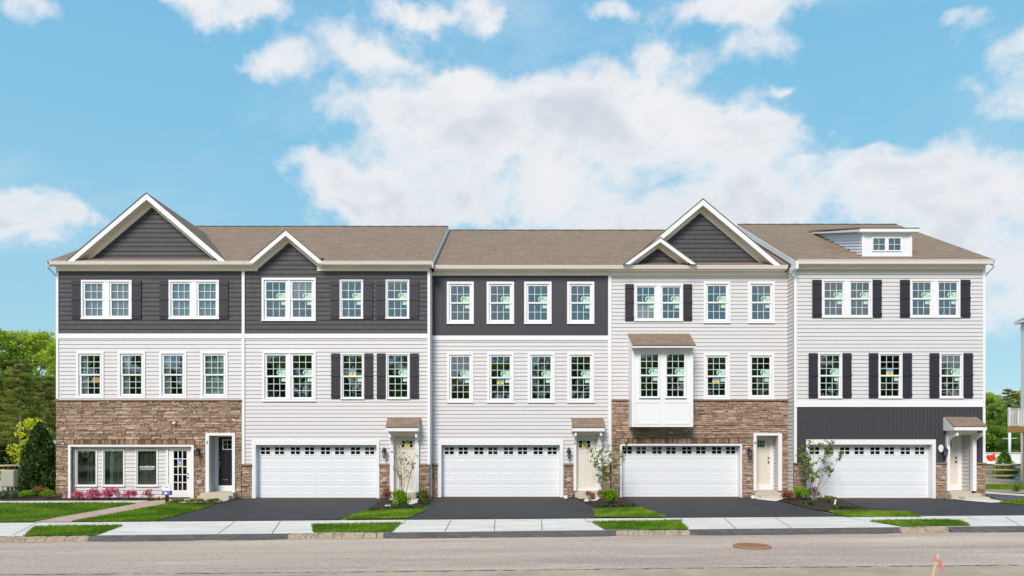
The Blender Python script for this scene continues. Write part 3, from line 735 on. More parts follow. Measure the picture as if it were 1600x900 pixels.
    def main_roof(s, xl, xr, ze, zr, ov=.45, depth=6.95, notch=None):
        ye = s.Y - ov; yr = ye + depth; yb = yr + depth
        mb = MB()
        if notch:
            n0, n1 = notch; yn = s.Y + .03; zn = ze + (zr - ze) * (yn - ye) / depth
            for pts in ([(xl, ye, ze), (n0, ye, ze), (n0, yn, zn), (xl, yn, zn)], [(n1, ye, ze), (xr, ye, ze), (xr, yn, zn), (n1, yn, zn)]): roof_face(mb, pts)
            roof_face(mb, [(xl, yn, zn), (n0, yn, zn), (n1, yn, zn), (xr, yn, zn), (xr, yr, zr), (xl, yr, zr)])
        else: roof_face(mb, [(xl, ye, ze), (xr, ye, ze), (xr, yr, zr), (xl, yr, zr)])
        roof_face(mb, [(xr, yb, ze), (xl, yb, ze), (xl, yr, zr), (xr, yr, zr)])
        k = (zr - ze) / depth
        # ridge cap shingles
        n = int((xr - xl) / .3)
        for i in range(n):
            a = xl + (xr - xl) * i / n; b = xl + (xr - xl) * (i + 1) / n; t = .012 + .008 * (i % 2)
            mb.prism([(yr - .15, zr - .15 * k + .004 + t), (yr, zr + .006 + t), (yr + .15, zr - .15 * k + .004 + t), (yr, zr - .01)], a, b - .004, 1, axis='x')
        s.ye, s.yr, s.ze, s.zr, s.k = ye, yr, ze, zr, k
        mb.build('roof', ['shingle', 'shingle_edge'], s.root, fix=False)
    def rake_side(s, x, w=.022, h=.24, sg=1):
        """white board following the main roof's slope on its end"""
        a, b = (x, x + w * sg) if sg > 0 else (x - w, x)
        for (y0, z0, y1, z1) in ((s.ye, s.ze, s.yr, s.zr), (s.yr, s.zr, 2 * s.yr - s.ye, s.ze)):
            MB().prism([(y0, z0 - .037), (y1, z1 - .037), (y1, z1 - .037 - h), (y0, z0 - .037 - h)], a, b, axis='x').build('rake_board', 'white_trim', s.root)
    def eave(s, px_spans, q_gt, q_gb, q_sf, q_fb, fr=None, ov=.45):
        """gutter, soffit, frieze along the eave; px ranges measured at the gutter plane"""
        dy = -ov
        for a, b in px_spans:
            X0, X1 = s.x(a, dy), s.x(b, dy); zt, zb = s.z(q_gt, dy), s.z(q_gb, dy); y = s.Y + dy
            prof = [(y, zt), (y - .012, zt), (y - .012, zt - .02), (y + .0, zt - .035), (y + .012, zt - .07), (y + .035, zb), (y + .12, zb), (y + .12, zt - .03), (y + .112, zt - .03), (y + .112, zb + .008), (y + .04, zb + .008), (y + .02, zt - .06), (y + .008, zt - .03)]
            MB().prism(prof, X0, X1, axis='x').build('gutter', 'gutter_white', s.root)
            zs = s.z(q_sf)
            MB().box(X0 + .002, X1 - .002, y + .122, s.Y + .02, zs, zs + .012).build('soffit', 'soffit_cream', s.root)
            MB().box(X0 + .002, X1 - .002, y + .122, y + .145, zs + .013, zt + .02).build('fascia_board', 'white_trim', s.root)
        for a, b in (fr or px_spans):
            MB().box(s.x(a), s.x(b), s.Y - .06, s.Y + .02, s.z(q_fb), s.z(q_sf) - .001).build('frieze_board', 'frieze_cream', s.root, bevel=.004)
    def gable(s, xc, zp, half, ze, yf, yw, fas=.25, fri=.2, wall='dark_shake', slope=None, zbase=None, wall_down=None, left_ret=True, name='gable_wall', ze_w=None, holes=()):
        """front gable: fascia plane yf, wall plane yw, peak zp, eave level ze"""
        k = (zp - ze) / half
        # roof faces back to the main roof
        yr_ = s.ye + (zp - s.ze) / s.k; yb0 = s.ye + max(0, (ze - s.ze)) / s.k
        mb = MB(); tl = .03
        P, L, Q, B = (xc, yf - .02, zp + tl), (xc - half, yf - .02, ze + tl), (xc + half, yf - .02, ze + tl), (xc, yr_, zp + tl)
        L2 = (xc - half, max(yb0, yf), ze + tl); Q2 = (xc + half, max(yb0, yf), ze + tl)
        roof_face(mb, [L, P, B, L2] if (Vector(L) - Vector(L2)).length > .05 else [L, P, B]); roof_face(mb, [Q, Q2, B, P] if (Vector(Q) - Vector(Q2)).length > .05 else [Q, B, P])
        mb.build('gable_roof', ['shingle', 'shingle_edge'], s.root, fix=False)
        fb_ = -.09 if wall_down else .0; ww = wall_down[2] - .19 if wall_down else ze - .04
        for sg in (-1, 1):
            hx_ = lambda zz, o_: (zp - o_ - zz) / k
            MB().prism([(xc, zp - .006), (xc, zp - fas), (xc + sg * hx_(ze + fb_, fas), ze + fb_), (xc + sg * (half + .001), ze + fb_), (xc + sg * half, ze - .0)], yf, yf + .025).build('rake_board', 'white_trim', s.root)
            MB().prism([(xc, zp - fas + .03), (xc, zp - fas + .015), (xc + sg * hx_(ww + .12, fas - .015), ww + .12), (xc + sg * hx_(ww + .12, fas - .03), ww + .12)], yf + .0255, yw + .01).build('soffit', 'soffit_cream', s.root)
            MB().prism([(xc, zp - fas + .012), (xc, zp - fas - fri), (xc + sg * hx_(ww, fas + fri), ww), (xc + sg * hx_(ww, fas - .012), ww)], yw - .035, yw + .01).build('frieze_board', 'frieze_cream', s.root)
        top = zp - fas
        zlo = zbase if zbase is not None else ze
        def bd(z):
            d = max(0.0, (top - z) / k); 
            if wall_down is not None and z < wall_down[2]: return wall_down[:2]
            return (xc - d, xc + d) if wall_down is None else (max(xc - d, wall_down[0]), min(xc + d, wall_down[1]))
        w = MB(); lap_wall(w, xc - half * 1.2, xc + half * 1.2, zlo, top - .001, list(holes), yw, .185, .02, bounds=bd, zorg=s.z(521.5))
        w.build(name, wall, s.root)
    def downspout(s, px, q_top, q_bot, lean=.0, y_off=-.07, q_elbow=None):
        x = s.x(px); y = s.Y + y_off - .04; zt = s.z(q_top, -.4); zb = s.z(q_bot)
        mb = MB(); xt = x + lean
        mb.tube([(xt, s.Y - .38, zt), (xt, s.Y - .38, zt - .12), (x + lean * .5, s.Y - .25, zt - .26), (x, y, zt - .42), (x, y, zb + .15), (x, y - .05, zb + .04)], .042, 4)
        mb.build('downspout', 'white_trim', s.root)
# ================================================================== the five townhouses
VIN = .155
def vinyl_regions(h, regs, name='siding_wall', m_='vinyl'):
    for p0, p1, q0, q1 in regs:
        w = MB(); lap_wall(w, h.x(p0), h.x(p1), (-.05 if q1 is None else h.z(q1)), h.z(q0), h.holes, h.Y, VIN, .021); w.build(name, m_, h.root)
def shake_regions(h, regs):
    for p0, p1, q0, q1 in regs:
        w = MB(); lap_wall(w, h.x(p0), h.x(p1), h.z(q1), h.z(q0), h.holes, h.Y, .185, .02, zorg=h.z(521.5)); w.build('shake_wall', 'dark_shake', h.root)
GW = lambda o, per, w, w2: [(o + per * k + d, o + per * k + d + w) for k in range(4) for d in (0, w2)]

# ---------------------------------------------------------------- first house: sales office in the garage opening, stone base
h = House(-.5, 'end townhouse with a sales office window front in its garage opening and a big gable', 89, 380.3); H1 = h
h.holes2 = []
for a, b in ((127.5, 206.7), (264.2, 342.8)):
    h.window(a, 437.8, b, 498.9, 3.0, 2, 2, 14, None, 2.6, drape=[(0, 1, 'sheer')])
for a, b in ((113, 127.2), (207, 221.6), (250, 264), (343, 357.3)): h.shutter(a, b, 438.6, 498.3)
for i, (a, b) in enumerate(((119.9, 163), (184.8, 227.8), (249.5, 292), (314, 356.5))):
    h.window(a, 549, b, 622.3, 3.8, 3, 1, 0, None, 3.0, drape=[(-.02, .34, 'curtain')] if i < 3 else [(-.02, 1.02, 'blind_green')], label=None if i < 3 else 'window with its green blind closed')
h.holes.append((h.x(113.5), h.x(300.6), -.2, h.z(698.4)))
h.lintels = []
h.soldier(106, 306, 687.2, 694.6)
h.stone_low = True
# surround and recessed front of the sales office
mb = MB(); out = .125
mb.box(h.x(109.3), h.x(113), h.Y - out, h.Y + .12, -.02, h.z(695)); mb.box(h.x(301), h.x(304.8), h.Y - out, h.Y + .12, -.02, h.z(695)); mb.box(h.x(113), h.x(301), h.Y - out, h.Y + .12, h.z(698), h.z(695))
mb.build('opening_frame', 'white_trim', h.root, bevel=.005)
for a, b in ((118.2, 152.6), (160.4, 195.6), (212.4, 247.5)):
    h.window(a, 701.9, b, 760.2, 1.6, 1, 1, 0, None, 1.4, dy=.12, cols=1, fixed=True, drape={118.2: [(.45, 1.02, 'office_blind')], 160.4: [(.22, .40, 'blind_green'), (.42, 1.02, 'office_blind')], 212.4: [(-.02, 1.02, 'office_blind')]}[a])
dx0, dx1 = h.x(264.2, .12), h.x(298.2, .12); dz1 = h.z(699.6, .12)
h.holes2.append((h.x(260.3, .12) + .01, h.x(300.6, .12) + .3, -.2, dz1 + .06))
w = MB(); lap_wall(w, h.x(112, .12) - .1, h.x(300, .12) + .1, -.05, h.z(698) + .1, h.holes2, h.Y + .12, VIN, .021); w.build('siding_wall', 'vinyl', h.root)
MB().box(h.x(112, .12), h.x(262, .12), h.Y + .075, h.Y + .10, h.z(700.4, .1), h.z(698, .1) + .05).build('frieze_board', 'white_trim', h.root)
f = MB(); f.box(h.x(260.3, .12), dx0 - .004, h.Y + .05, h.Y + .2, -.02, dz1 + .05); f.box(dx1 + .004, h.x(301.2, .12), h.Y + .05, h.Y + .2, -.02, dz1 + .05); f.box(dx0 - .004, dx1 + .004, h.Y + .05, h.Y + .2, dz1 + .004, dz1 + .05); f.build('door_frame', 'white_trim', h.root, bevel=.003)
Yd = h.Y + .09; g0, g1, gz0, gz1 = h.x(271.6, .1), h.x(291.9, .1), h.z(766, .1), h.z(704.6, .1)
d = MB(); flat_wall(d, dx0, dx1, .03, dz1, [(g0, g1, gz0, gz1)], Yd, Yd + .045)
for i in range(1, 3): xx = g0 + (g1 - g0) * i / 3; d.box(xx - .017, xx + .017, Yd + .002, Yd + .04, gz0, gz1)
for i in range(1, 5): zz = gz0 + (gz1 - gz0) * i / 5; d.box(g0, g1, Yd + .004, Yd + .038, zz - .015, zz + .015)
fd = d.build('glazed_door', 'white_trim', h.root)
MB().quad([(g0, Yd + .02, gz0), (g1, Yd + .02, gz0), (g1, Yd + .02, gz1), (g0, Yd + .02, gz1)]).build('glass', 'garage_glass', fd, fix=False)
hb = MB()
for zz, r_ in ((.98, .026), (.83, .03)): hb.tube([(dx1 - .09, Yd, zz), (dx1 - .09, Yd - .03, zz), (dx1 - .09, Yd - .06, zz)], [r_ * .7, r_ * .6, r_], 10)
hb.build('door_handle', 'black_metal', fd, smooth=True)
for zz in (1.75, 1.0, .25): MB().box(dx0 - .02, dx0 + .006, Yd - .012, Yd, zz - .05, zz + .05).build('hinge', 'black_metal', fd)
st = MB(); xc = (g0 + g1) / 2; zc_ = gz0 + (gz1 - gz0) * 3.45 / 5
st.box(xc - .075, xc + .075, Yd - .004, Yd - .001, zc_ - .145, zc_ - .085, 0); st.box(xc - .075, xc + .075, Yd - .004, Yd - .001, zc_ - .085, zc_ + .11, 1); st.box(xc - .045, xc + .045, Yd - .006, Yd - .0041, zc_ + .0, zc_ + .03, 2)
st.build('sticker', ['sticker_yellow', 'sticker_blue', 'lettering'], fd)
# lettering on the third office window
wy = h.Y + .12
text_mesh('D·R·HORTON', .105, 'lettering', h.root, 'window_lettering', h.x(230, .12), wy - .002, h.z(731, .12), width=.60, bold=.003)
text_mesh("America's Builder", .075, 'lettering', h.root, 'window_lettering', h.x(230, .12), wy - .002, h.z(733.8, .12), shear=.3, width=.57, bold=.001)
h.entry(323, 369, 676.7, 328.6, 364.5, 680.7, h.z(768.7), .55, 'door_black', (h.x(341.6, .55), h.x(341.6, .55) + .91), (682.7, 758.5), (348.5, 362.5), (687.5, 702), hinge_left=False, hw='chrome', cols=2)
h.steps([(320, 371, .19, .245, .42), (321, 369, -.05, .14, .72)])
h.lamp(312.2, 698, 713.5, .11); h.outlet(311, 317, 750.5, 755.5, .12)
h.number('2', 325.8, 691, .13)
h.stone(89, 378.6, 626.6, None, True, 3)
h.board('band_board', 89, 378.6, 623, 626.2, .05); h.board('band_board', 92.4, 378.6, 521.4, 529.2, .05)
h.board('corner_board', 88.6, 92.2, 424.2, 626, .05); h.board('corner_board', 378.6, 383, 424.2, 725, .065)
vinyl_regions(h, [(92.4, 378.6, 529.2, 623)]); shake_regions(h, [(92.4, 378.6, 424, 521.4)])
# security light on the stone
c = (h.x(274), h.Y - .12, h.z(661)); MB().tube([(c[0], c[1] + .06, c[2]), (c[0], c[1] - .03, c[2])], .05, 10).tube([(c[0], c[1] - .03, c[2]), (c[0] + .08, c[1] - .09, c[2] - .02)], [.035, .06], 10).build('flood_light', 'white_trim', h.root, smooth=True)
# entry side wall lamp shelf: meter boxes on the end wall
MB().box(h.x0 - .16, h.x0 - .02, -.2, .25, .95, 1.85).build('meter_box', 'white_trim', h.root, bevel=.01)
ZE, ZR = 9.43, 13.04
h.main_roof(-18.42, h.x(380.3, -.45), ZE, ZR)
h.eave([(76, 380.2)], 407.8, 412.8, 417.8, 423.9, [(89, 380.2)])
h.gable(-14.49, 12.12, 3.155, ZE, h.Y - .45, h.Y, .25, .16, zbase=9.4)
h.shell(9.3, True, False, 12.7); h.rake_side(-18.42, sg=-1)
h.interior([-.15, 3.1, 6.1, 9.2])
# elbow of the corner downspout, on the end wall
MB().tube([(-18.36, h.Y - .40, 9.3), (-18.45, h.Y - .38, 9.2), (-18.40, h.Y + .1, 8.95), (-18.36, h.Y + .2, 8.8), (-18.36, h.Y + .2, .2)], .042, 4).build('downspout', 'gutter_white', h.root)
# table lamp glowing behind the first middle window
lx, lz = h.x(150, 1.5), h.z(593, 1.5); lm = MB(); lm.lathe((lx, h.Y + 1.5, lz - .1), [(.17, 0), (.10, .20)], 16, 0); lm.tube([(lx, h.Y + 1.5, lz - 1.0), (lx, h.Y + 1.5, lz - .1)], .03, 8, 1)
lm.build('table_lamp', ['lamp_glow', 'black_metal'], h.root)

# ---------------------------------------------------------------- second house: small gable over a double window
h = House(-.5, 'grey townhouse with a small dark gable rising over its double top window', 380.3, 671.5); H2 = h
h.window(409.3, 434.2, 493.8, 501.8, 3.6, 2, 2, 11, 'gg', 3.2, upper={1: 'pink_shade'})
h.window(531, 437.3, 567.8, 498.4, 1.8, 2, 1, 0, 'g', 1.8); h.window(602.7, 437.3, 639.8, 498.4, 1.8, 2, 1, 0, 'g', 1.8)
for a, b in ((516.7, 530.5), (568.3, 582.7), (588.4, 602.3), (640.3, 654.4)): h.shutter(a, b, 439.3, 498.2)
h.window(410.3, 548.6, 494, 627.4, 3.6, 3, 2, 11.5, 'gg', 3.2)
h.window(532.8, 552.3, 569.1, 623.8, 1.8, 3, 1, 0, 'y', 1.8); h.window(603.6, 552.3, 640.3, 623.8, 1.8, 3, 1, 0, 'g', 1.8)
for a, b in ((517.8, 531.7), (570, 583.4), (589, 602.7), (641, 654.6)): h.shutter(a, b, 552.3, 623)
wins2 = [(407.2 + 46.9 * k + d, 422.5 + 46.9 * k + d) for k in range(4) for d in (0, 22.1)]
h.garage(394.2, 593.2, 688, 400.2, 588.7, 695.3, wins2)
def porch(h, p0, p1, q0, fx0, fx1, q1, prot, pil, soff_q, brackets=False, side=None):
    X0, X1 = h.x(p0), h.x(p1); zt = h.z(q0); F0, F1 = h.x(fx0, -prot), h.x(fx1, -prot); zf = h.z(q1, -prot); Y = h.Y
    mb = MB(); roof_face(mb, [(F0, Y - prot, zf), (F1, Y - prot, zf), (X1, Y - .03, zt), (X0, Y - .03, zt)], .03)
    pr = mb.build('porch_roof', ['shingle', 'shingle_edge'], h.root, fix=False)
    f = MB(); fh = .14
    f.box(F0 + .02, F1 - .02, Y - prot + .02, Y - prot + .06, zf - .035 - fh, zf - .034)
    for a, b in ((F0 + .02, F0 + .055), (F1 - .055, F1 - .02)):
        f.prism([(Y - prot + .061, zf - .034 - fh), (Y - .03, zf - .034 - fh), (Y - .03, zt - .034), (Y - prot + .061, zf - .034)], a, b, axis='x')
    f.box(F0 + .056, F1 - .056, Y - prot + .061, Y - .03, zf - .034 - fh + .01, zf - .034 - fh + .03)
    f.build('porch_fascia', 'white_trim', h.root, bevel=.004)
    # beam under the little roof, pilasters and brackets
    zb = h.z(soff_q)
    MB().box(h.x(pil[0][0]), h.x(pil[1][1]), Y - .16, Y - .03, zb, zf - .034 - fh + .009).build('porch_beam', 'soffit_cream', h.root, bevel=.005)
    for i, (a, b) in enumerate(pil):
        xa, xb = h.x(a), h.x(b); xm = (xa + xb) / 2; br = MB()
        prof = [(Y - .13, zb - .42)]
        for k in range(9): t = k / 8 * math.pi / 2; prof.append((Y - .13 - (prot - .2) * (1 - math.cos(t)), zb - .42 + .36 * math.sin(t)))
        prof += [(Y - prot + .07, zb + .06), (Y - .13, zb + .06)]
        br.prism(prof, xm - .035, xm + .035, axis='x'); br.build('bracket', 'white_trim', h.root, bevel=.004)
porch(h, 606, 658, 652.8, 602.2, 654.2, 667, .55, ((610, 615.6), (650, 655.2)), 681)
h.entry(610, 655.2, 681, 615.8, 650, 681.2, h.z(769.5), .12, 'door_beige', (h.x(619.4, .12), h.x(648, .12)), (682.5, 767), (627, 645.5), (688, 699.5), side_vinyl=False, sticker=True, out=.13)
h.steps([(612, 652, .10, .19, .45), (614, 650, -.05, .06, .8)])
h.lamp(601.5, 697.8, 716.5, .03); h.outlet(599.2, 604, 746.5, 752, .12); h.number('4', 612.6, 692, .135)
h.stone(379, 394.2, 727.5, None, True, 11); h.stone(593.2, 610, 727.5, None, True, 12); h.stone(655.2, 671.5, 727.5, None, True, 13)
h.board('band_board', 383, 668.2, 521.6, 529, .05)
h.board('corner_board', 668.2, 672.4, 424, 726, .065)
h.holes.append((h.x(378), h.x(394.3), -.2, h.z(727.5)))
vinyl_regions(h, [(383, 668.2, 529, 688), (383, 394.2, 688, 726), (593.2, 610, 688, 727.5), (655.2, 668.2, 688, 727.5), (610, 655.2, 681 - 14, 688)])
shake_regions(h, [(383, 402.9, 424, 434), (383, 668.2, 434, 521.6), (495.8, 668.2, 424, 434)])
h.main_roof(h.x(380.3, -.45) + .002, -3.17, ZE, ZR, notch=(-10.42, -7.53))
h.eave([(380.6, 391.5), (500.8, 675.5)], 407.8, 412.8, 417.8, 423.9, [(380.4, 402.7), (496, 671)])
h.gable(-8.975, 10.66, 1.45, ZE, h.Y - .45, h.Y, .22, .15, wall_down=(h.x(402.9), h.x(495.8), 9.33), zbase=h.z(434))
h.shell(9.3, False, True, 12.7); h.rake_side(-3.17)
h.interior([-.15, 3.1, 6.1, 9.2])

# ---------------------------------------------------------------- third house: board and batten top floor, no gable
h = House(0, 'low-roofed middle townhouse with four separate windows on a dark ribbed top floor and no gable', 673.8, 952); H3 = h
for a, b in ((698.2, 740.4), (760.4, 803.3), (819, 861.8), (886, 928.4)): h.window(a, 440.4, b, 506.4, 3.6, 2, 1, 0, 'g', 3.0)
for (a, b), k in zip(((698.5, 740), (761.2, 803), (824.6, 866.8), (886.2, 928.4)), 'gGgg'): h.window(a, 550.8, b, 629.3, 3.6, 3, 1, 0, k, 3.0)
wins3 = [(694.3 + 46.3 * k + d, 709.6 + 46.3 * k + d) for k in range(4) for d in (0, 21.9)]
h.garage(684.2, 880.2, 687.6, 689.8, 874.6, 695.4, wins3)
porch(h, 892.5, 942.5, 653.7, 893.8, 945.8, 667.2, .55, ((895.8, 900), (934.4, 939.4)), 679)
h.entry(895.8, 939.4, 678.5, 900.2, 934.4, 678.8, h.z(766.5), .12, 'door_beige', (h.x(901.6, .12), h.x(932, .12)), (681, 764.5), (904.2, 922.8), (688, 700), side_vinyl=False, sticker=True, out=.13)
h.steps([(897, 939, .11, .20, .5), (900, 920, -.05, .08, .9)])
h.lamp(888.3, 698, 716.5, .03); h.outlet(886.6, 891.5, 746.8, 752, .12); h.number('6', 897.2, 692.5, .135)
h.stone(672.5, 684.2, 727, None, True, 21); h.stone(880.2, 895.8, 727, None, True, 22)
h.board('band_board', 674, 950, 524.6, 532, .05); h.board('corner_board', 950, 955.2, 431.2, 725, .065)
vinyl_regions(h, [(673.8, 950, 532, 687.6), (673.8, 684.2, 687.6, 727), (880.2, 895.8, 687.6, 727), (939.4, 950, 687.6, 727), (895.8, 939.4, 665, 687.6)])
w = MB(); ledge_wall(w, h.x(939.4), h.x(953), -.05, h.z(727), [], 0, random.Random(31)); w.build('stone_wall', ['ledge_stone', 'mortar'], h.root, tint=True)
w = MB(); batten_wall(w, h.x(673.8), h.x(950), h.z(524.6), h.z(431), h.holes, h.Y, .155); w.build('batten_wall', 'charcoal_board', h.root)
h.main_roof(-3.17, h.x(952, -.45), 9.395, 13.01)
h.eave([(677.5, 952)], 414.4, 419.4, 424.9, 431, [(674, 952)])
h.shell(9.25, ridge=12.7); h.interior([-.15, 3.1, 6.1, 9.2])
h.downspout(674.2, 417, 777, -.01)

# ---------------------------------------------------------------- fourth house: bay window and twin gables over stone
h = House(0, 'townhouse with a projecting white bay window over stone and a double gable on its roof', 952, 1236); H4 = h
h.window(990.7, 444.3, 1066.8, 502, 2.6, 2, 2, 13, 'gg', 2.2, lower={0: 'pale_shade'})
for a, b in ((976.5, 990), (1067.3, 1081)): h.shutter(a, b, 444.3, 501.6)
for a, b in ((1099.2, 1140.8), (1168.3, 1209.9)): h.window(a, 440.3, b, 505.2, 3.6, 2, 1, 0, 'g', 3.0)
for (a, b), k in zip(((1099, 1140.2), (1168, 1209)), 'Gg'): h.window(a, 552, b, 624, 3.6, 3, 1, 0, k, 3.0)
# bay
by = -.75; B0, B1 = h.x(987, by), h.x(1083, by); bz0, bz1 = h.z(667, by), h.z(545, by)
h.holes.append((h.x(985), h.x(1080), h.z(665), h.z(530)))
h.holes2 = []
h.window(998.4, 551.2, 1031, 622, 0.9, 3, 1, 0, 'g', 1.8, dy=by); h.window(1039.2, 551.2, 1071.8, 622, 0.9, 3, 1, 0, 'g', 1.8, dy=by)
mb = MB(); flat_wall(mb, B0, B1, bz0, bz1, h.holes2, h.Y + by, h.Y + by + .03)
mb.box(B0, B0 + .03, h.Y + by + .03, h.Y - .02, bz0, bz1); mb.box(B1 - .03, B1, h.Y + by + .03, h.Y - .02, bz0, bz1); mb.box(B0 + .03, B1 - .03, h.Y + by + .03, h.Y - .02, bz0, bz0 + .04)
mb.box(B0 + .03, B1 - .03, h.Y + by + .03, h.Y + .1, bz1 - .04, bz1)
bay = mb.build('bay', 'white_trim', h.root)
for a, b in ((992.5, 1032), (1038.5, 1077.5)):
    p = MB(); ring(p, h.x(a, by), h.x(b, by), h.z(662.5, by), h.z(628, by), .035, h.Y + by - .018, h.Y + by - .001); p.build('bay_panel', 'white_trim', bay, bevel=.003)
for a, b in ((987, 991.5), (1078.5, 1083)): MB().box(h.x(a, by), h.x(b, by), h.Y + by - .022, h.Y + by - .001, bz0, bz1).build('bay_corner_board', 'white_trim', bay, bevel=.003)
rb = MB(); ry = -1.12; R0, R1 = h.x(988.5, ry), h.x(1087.5, ry); rz0, rz1 = h.z(538.7, ry), h.z(521.4)
roof_face(rb, [(R0, h.Y + ry, rz0), (R1, h.Y + ry, rz0), (h.x(1077), h.Y - .03, rz1), (h.x(981), h.Y - .03, rz1)]); rb.build('bay_roof', ['shingle', 'shingle_edge'], bay, fix=False)
f = MB(); fz = bz1 - .002
f.box(R0 + .02, R1 - .02, h.Y + ry + .02, h.Y + ry + .05, fz, rz0 - .036)
for a, b in ((R0 + .02, R0 + .05), (R1 - .05, R1 - .02)): f.prism([(h.Y + ry + .051, fz), (h.Y - .03, fz), (h.Y - .03, rz1 - .04), (h.Y + ry + .051, rz0 - .036)], a, b, axis='x')
f.box(R0 + .05, R1 - .05, h.Y + ry + .051, h.Y - .03, fz + .003, fz + .02); f.build('bay_fascia', 'white_trim', bay, bevel=.004)
h.soldier(968, 1158, 685, 693)
h.stone_low = True
wins4 = [(972 + 46.6 * k + d, 987.6 + 46.6 * k + d) for k in range(4) for d in (0, 21.8)]
h.garage(968, 1158, 693.6, 971, 1155.4, 696.4, wins4, (697.8, 709.6))
h.entry(1176, 1220.3, 677, 1180.5, 1214.5, 680.6, h.z(766.4), .5, 'door_beige', (h.x(1202.8, .5) - .91, h.x(1202.8, .5)), (681.7, 757.2), (1183, 1195), (687.8, 699.5), hinge_left=True, out=.125)
h.steps([(1174, 1222, .14, .215, .42), (1179, 1219, -.05, .11, .75)])
h.lamp(1168.3, 698.5, 714.5, .11); h.outlet(1166, 1170.6, 745.5, 750.5, .12); h.number('8', 1178.3, 692, .13)
h.stone(955.3, 1236, 626.6, None, True, 41)
MB().box(h.x(955.3), h.x(985), h.Y - .05, h.Y + .02, h.z(626.3), h.z(624.4)).build('band_board', 'white_trim', h.root); MB().box(h.x(1080), h.x(1234), h.Y - .05, h.Y + .02, h.z(626.3), h.z(624.4)).build('band_board', 'white_trim', h.root)
vinyl_regions(h, [(955.2, 1236, 430, 624.6)])
h.board('corner_board', 1231.5, 1233.5, 431, 626, .045)
h.main_roof(h.x(952, -.45) + .002, 11.23, 9.395, 13.01)
h.eave([(952.3, 1231.5)], 414.4, 419.4, 424.9, 431, [(952.2, 1236)])
h.gable(7.71, 12.07, 3.17, 9.395, -.45, 0, .25, .16, zbase=9.38)
h.gable(5.955, 10.47, 1.47, 9.40, -.60, -.13, .18, .12, zbase=9.38)
h.shell(9.25, ridge=12.7); h.interior([-.15, 3.1, 6.1, 9.2])
h.downspout(1234.3, 417, 776, -.13)

# ---------------------------------------------------------------- fifth house: dormer, ribbed dark base
h = House(-.6, 'end townhouse with a flat-topped roof dormer and dark ribbed cladding around its garage', 1240, 1538.3); H5 = h
h.window(1283.5, 436.9, 1362.3, 496.8, 2.6, 2, 2, 13, 'gg', 2.2); h.window(1421, 436.9, 1499.5, 496.8, 2.6, 2, 2, 13, 'gg', 2.2)
for a, b in ((1268.7, 1283), (1362.8, 1376.8), (1405.7, 1420.5), (1500, 1515)): h.shutter(a, b, 437.6, 496.6)
for (a, b), k in zip(((1277.6, 1315.3), (1371.8, 1409.2), (1467, 1504)), 'gyg'): h.window(a, 551.5, b, 622.6, 2.0, 3, 1, 0, k, 2.0)
for a, b in ((1263, 1277), (1315.8, 1329.8), (1357, 1371.2), (1409.8, 1424), (1451.7, 1466.4), (1504.6, 1519)): h.shutter(a, b, 552, 622)
wins5 = [(1264.8 + 47.2 * k + d, 1280.4 + 47.2 * k + d) for k in range(4) for d in (0, 22.4)]
h.garage(1259, 1461, 686.7, 1264.2, 1455.6, 694.6, wins5)
porch(h, 1474, 1525.5, 651.5, 1491, 1543.5, 665.5, .75, ((1477, 1481.3), (1516.5, 1522.5)), 679, True)
h.entry(1477, 1522.5, 679, 1481.4, 1516.8, 679.2, h.z(767), .55, 'door_beige', (h.x(1495.5, .55) - .91, h.x(1495.5, .55)), (681, 757.5), (1468, 1487), (686.5, 699.5), hinge_left=True, out=.13)
h.steps([(1476, 1523, .14, .215, .42), (1487, 1525, -.05, .11, .8)])
h.lamp(1472.5, 697, 714, .03); h.outlet(1468.2, 1473, 744.2, 748.6, .12); h.number('10', 1479.3, 691, .135)
lp = MB(); n = 20; cx, cz = h.x(1469), h.z(700.6)
lp.prism([(cx + .10 * math.cos(2 * math.pi * i / n), cz + .15 * math.sin(2 * math.pi * i / n)) for i in range(n)], h.Y - .06, h.Y - .032); lp.build('lamp_plate', 'white_trim', h.root)
h.stone(1240, 1259, 725, None, True, 51); h.stone(1461, 1477, 725, None, True, 52); h.stone(1522.5, 1538.3, 725, None, True, 53)
h.board('band_board', 1240, 1538.3, 627.2, 636, .055)
h.board('corner_board', 1240, 1244.3, 421, 627, .055); h.board('corner_board', 1240, 1244.3, 636.3, 724.6, .055)
h.board('corner_board', 1534.6, 1538.5, 421, 627, .055); h.board('corner_board', 1534.6, 1538.5, 636.3, 724.6, .055)
vinyl_regions(h, [(1244.3, 1534.6, 420.5, 627.2)])
w = MB(); batten_wall(w, h.x(1244.3), h.x(1534.6), h.z(724.8), h.z(636), h.holes, h.Y, .155); w.build('batten_wall', 'charcoal_board', h.root)
h.main_roof(11.21, 19.06, 9.46, 13.11)
h.eave([(1246, 1553)], 405.6, 411.6, 414.6, 420.8, [(1240, 1538.6)])
h.shell(9.3, True, True, 12.8); h.rake_side(11.21, sg=-1, h=.26); h.rake_side(19.06)
MB().prism([(h.ye + .3, h.ze - .38), (h.yr, h.zr - .33), (h.yr, h.zr - .55), (h.ye + .3, h.ze - .60)], 11.262, 11.285, axis='x').build('frieze_board', 'white_trim', h.root)
MB().box(11.19, 11.32, h.Y - .45, h.Y, h.ze - .35, h.ze - .04).build('eave_return', 'white_trim', h.root, bevel=.01)
h.interior([-.15, 3.1, 6.1, 9.2])
MB().tube([(19.05, h.Y - .40, 9.3), (19.09, h.Y - .36, 9.2), (19.04, h.Y + .1, 8.95), (19.0, h.Y + .2, 8.8), (19.0, h.Y + .2, .2)], .042, 4).build('downspout', 'gutter_white', h.root)
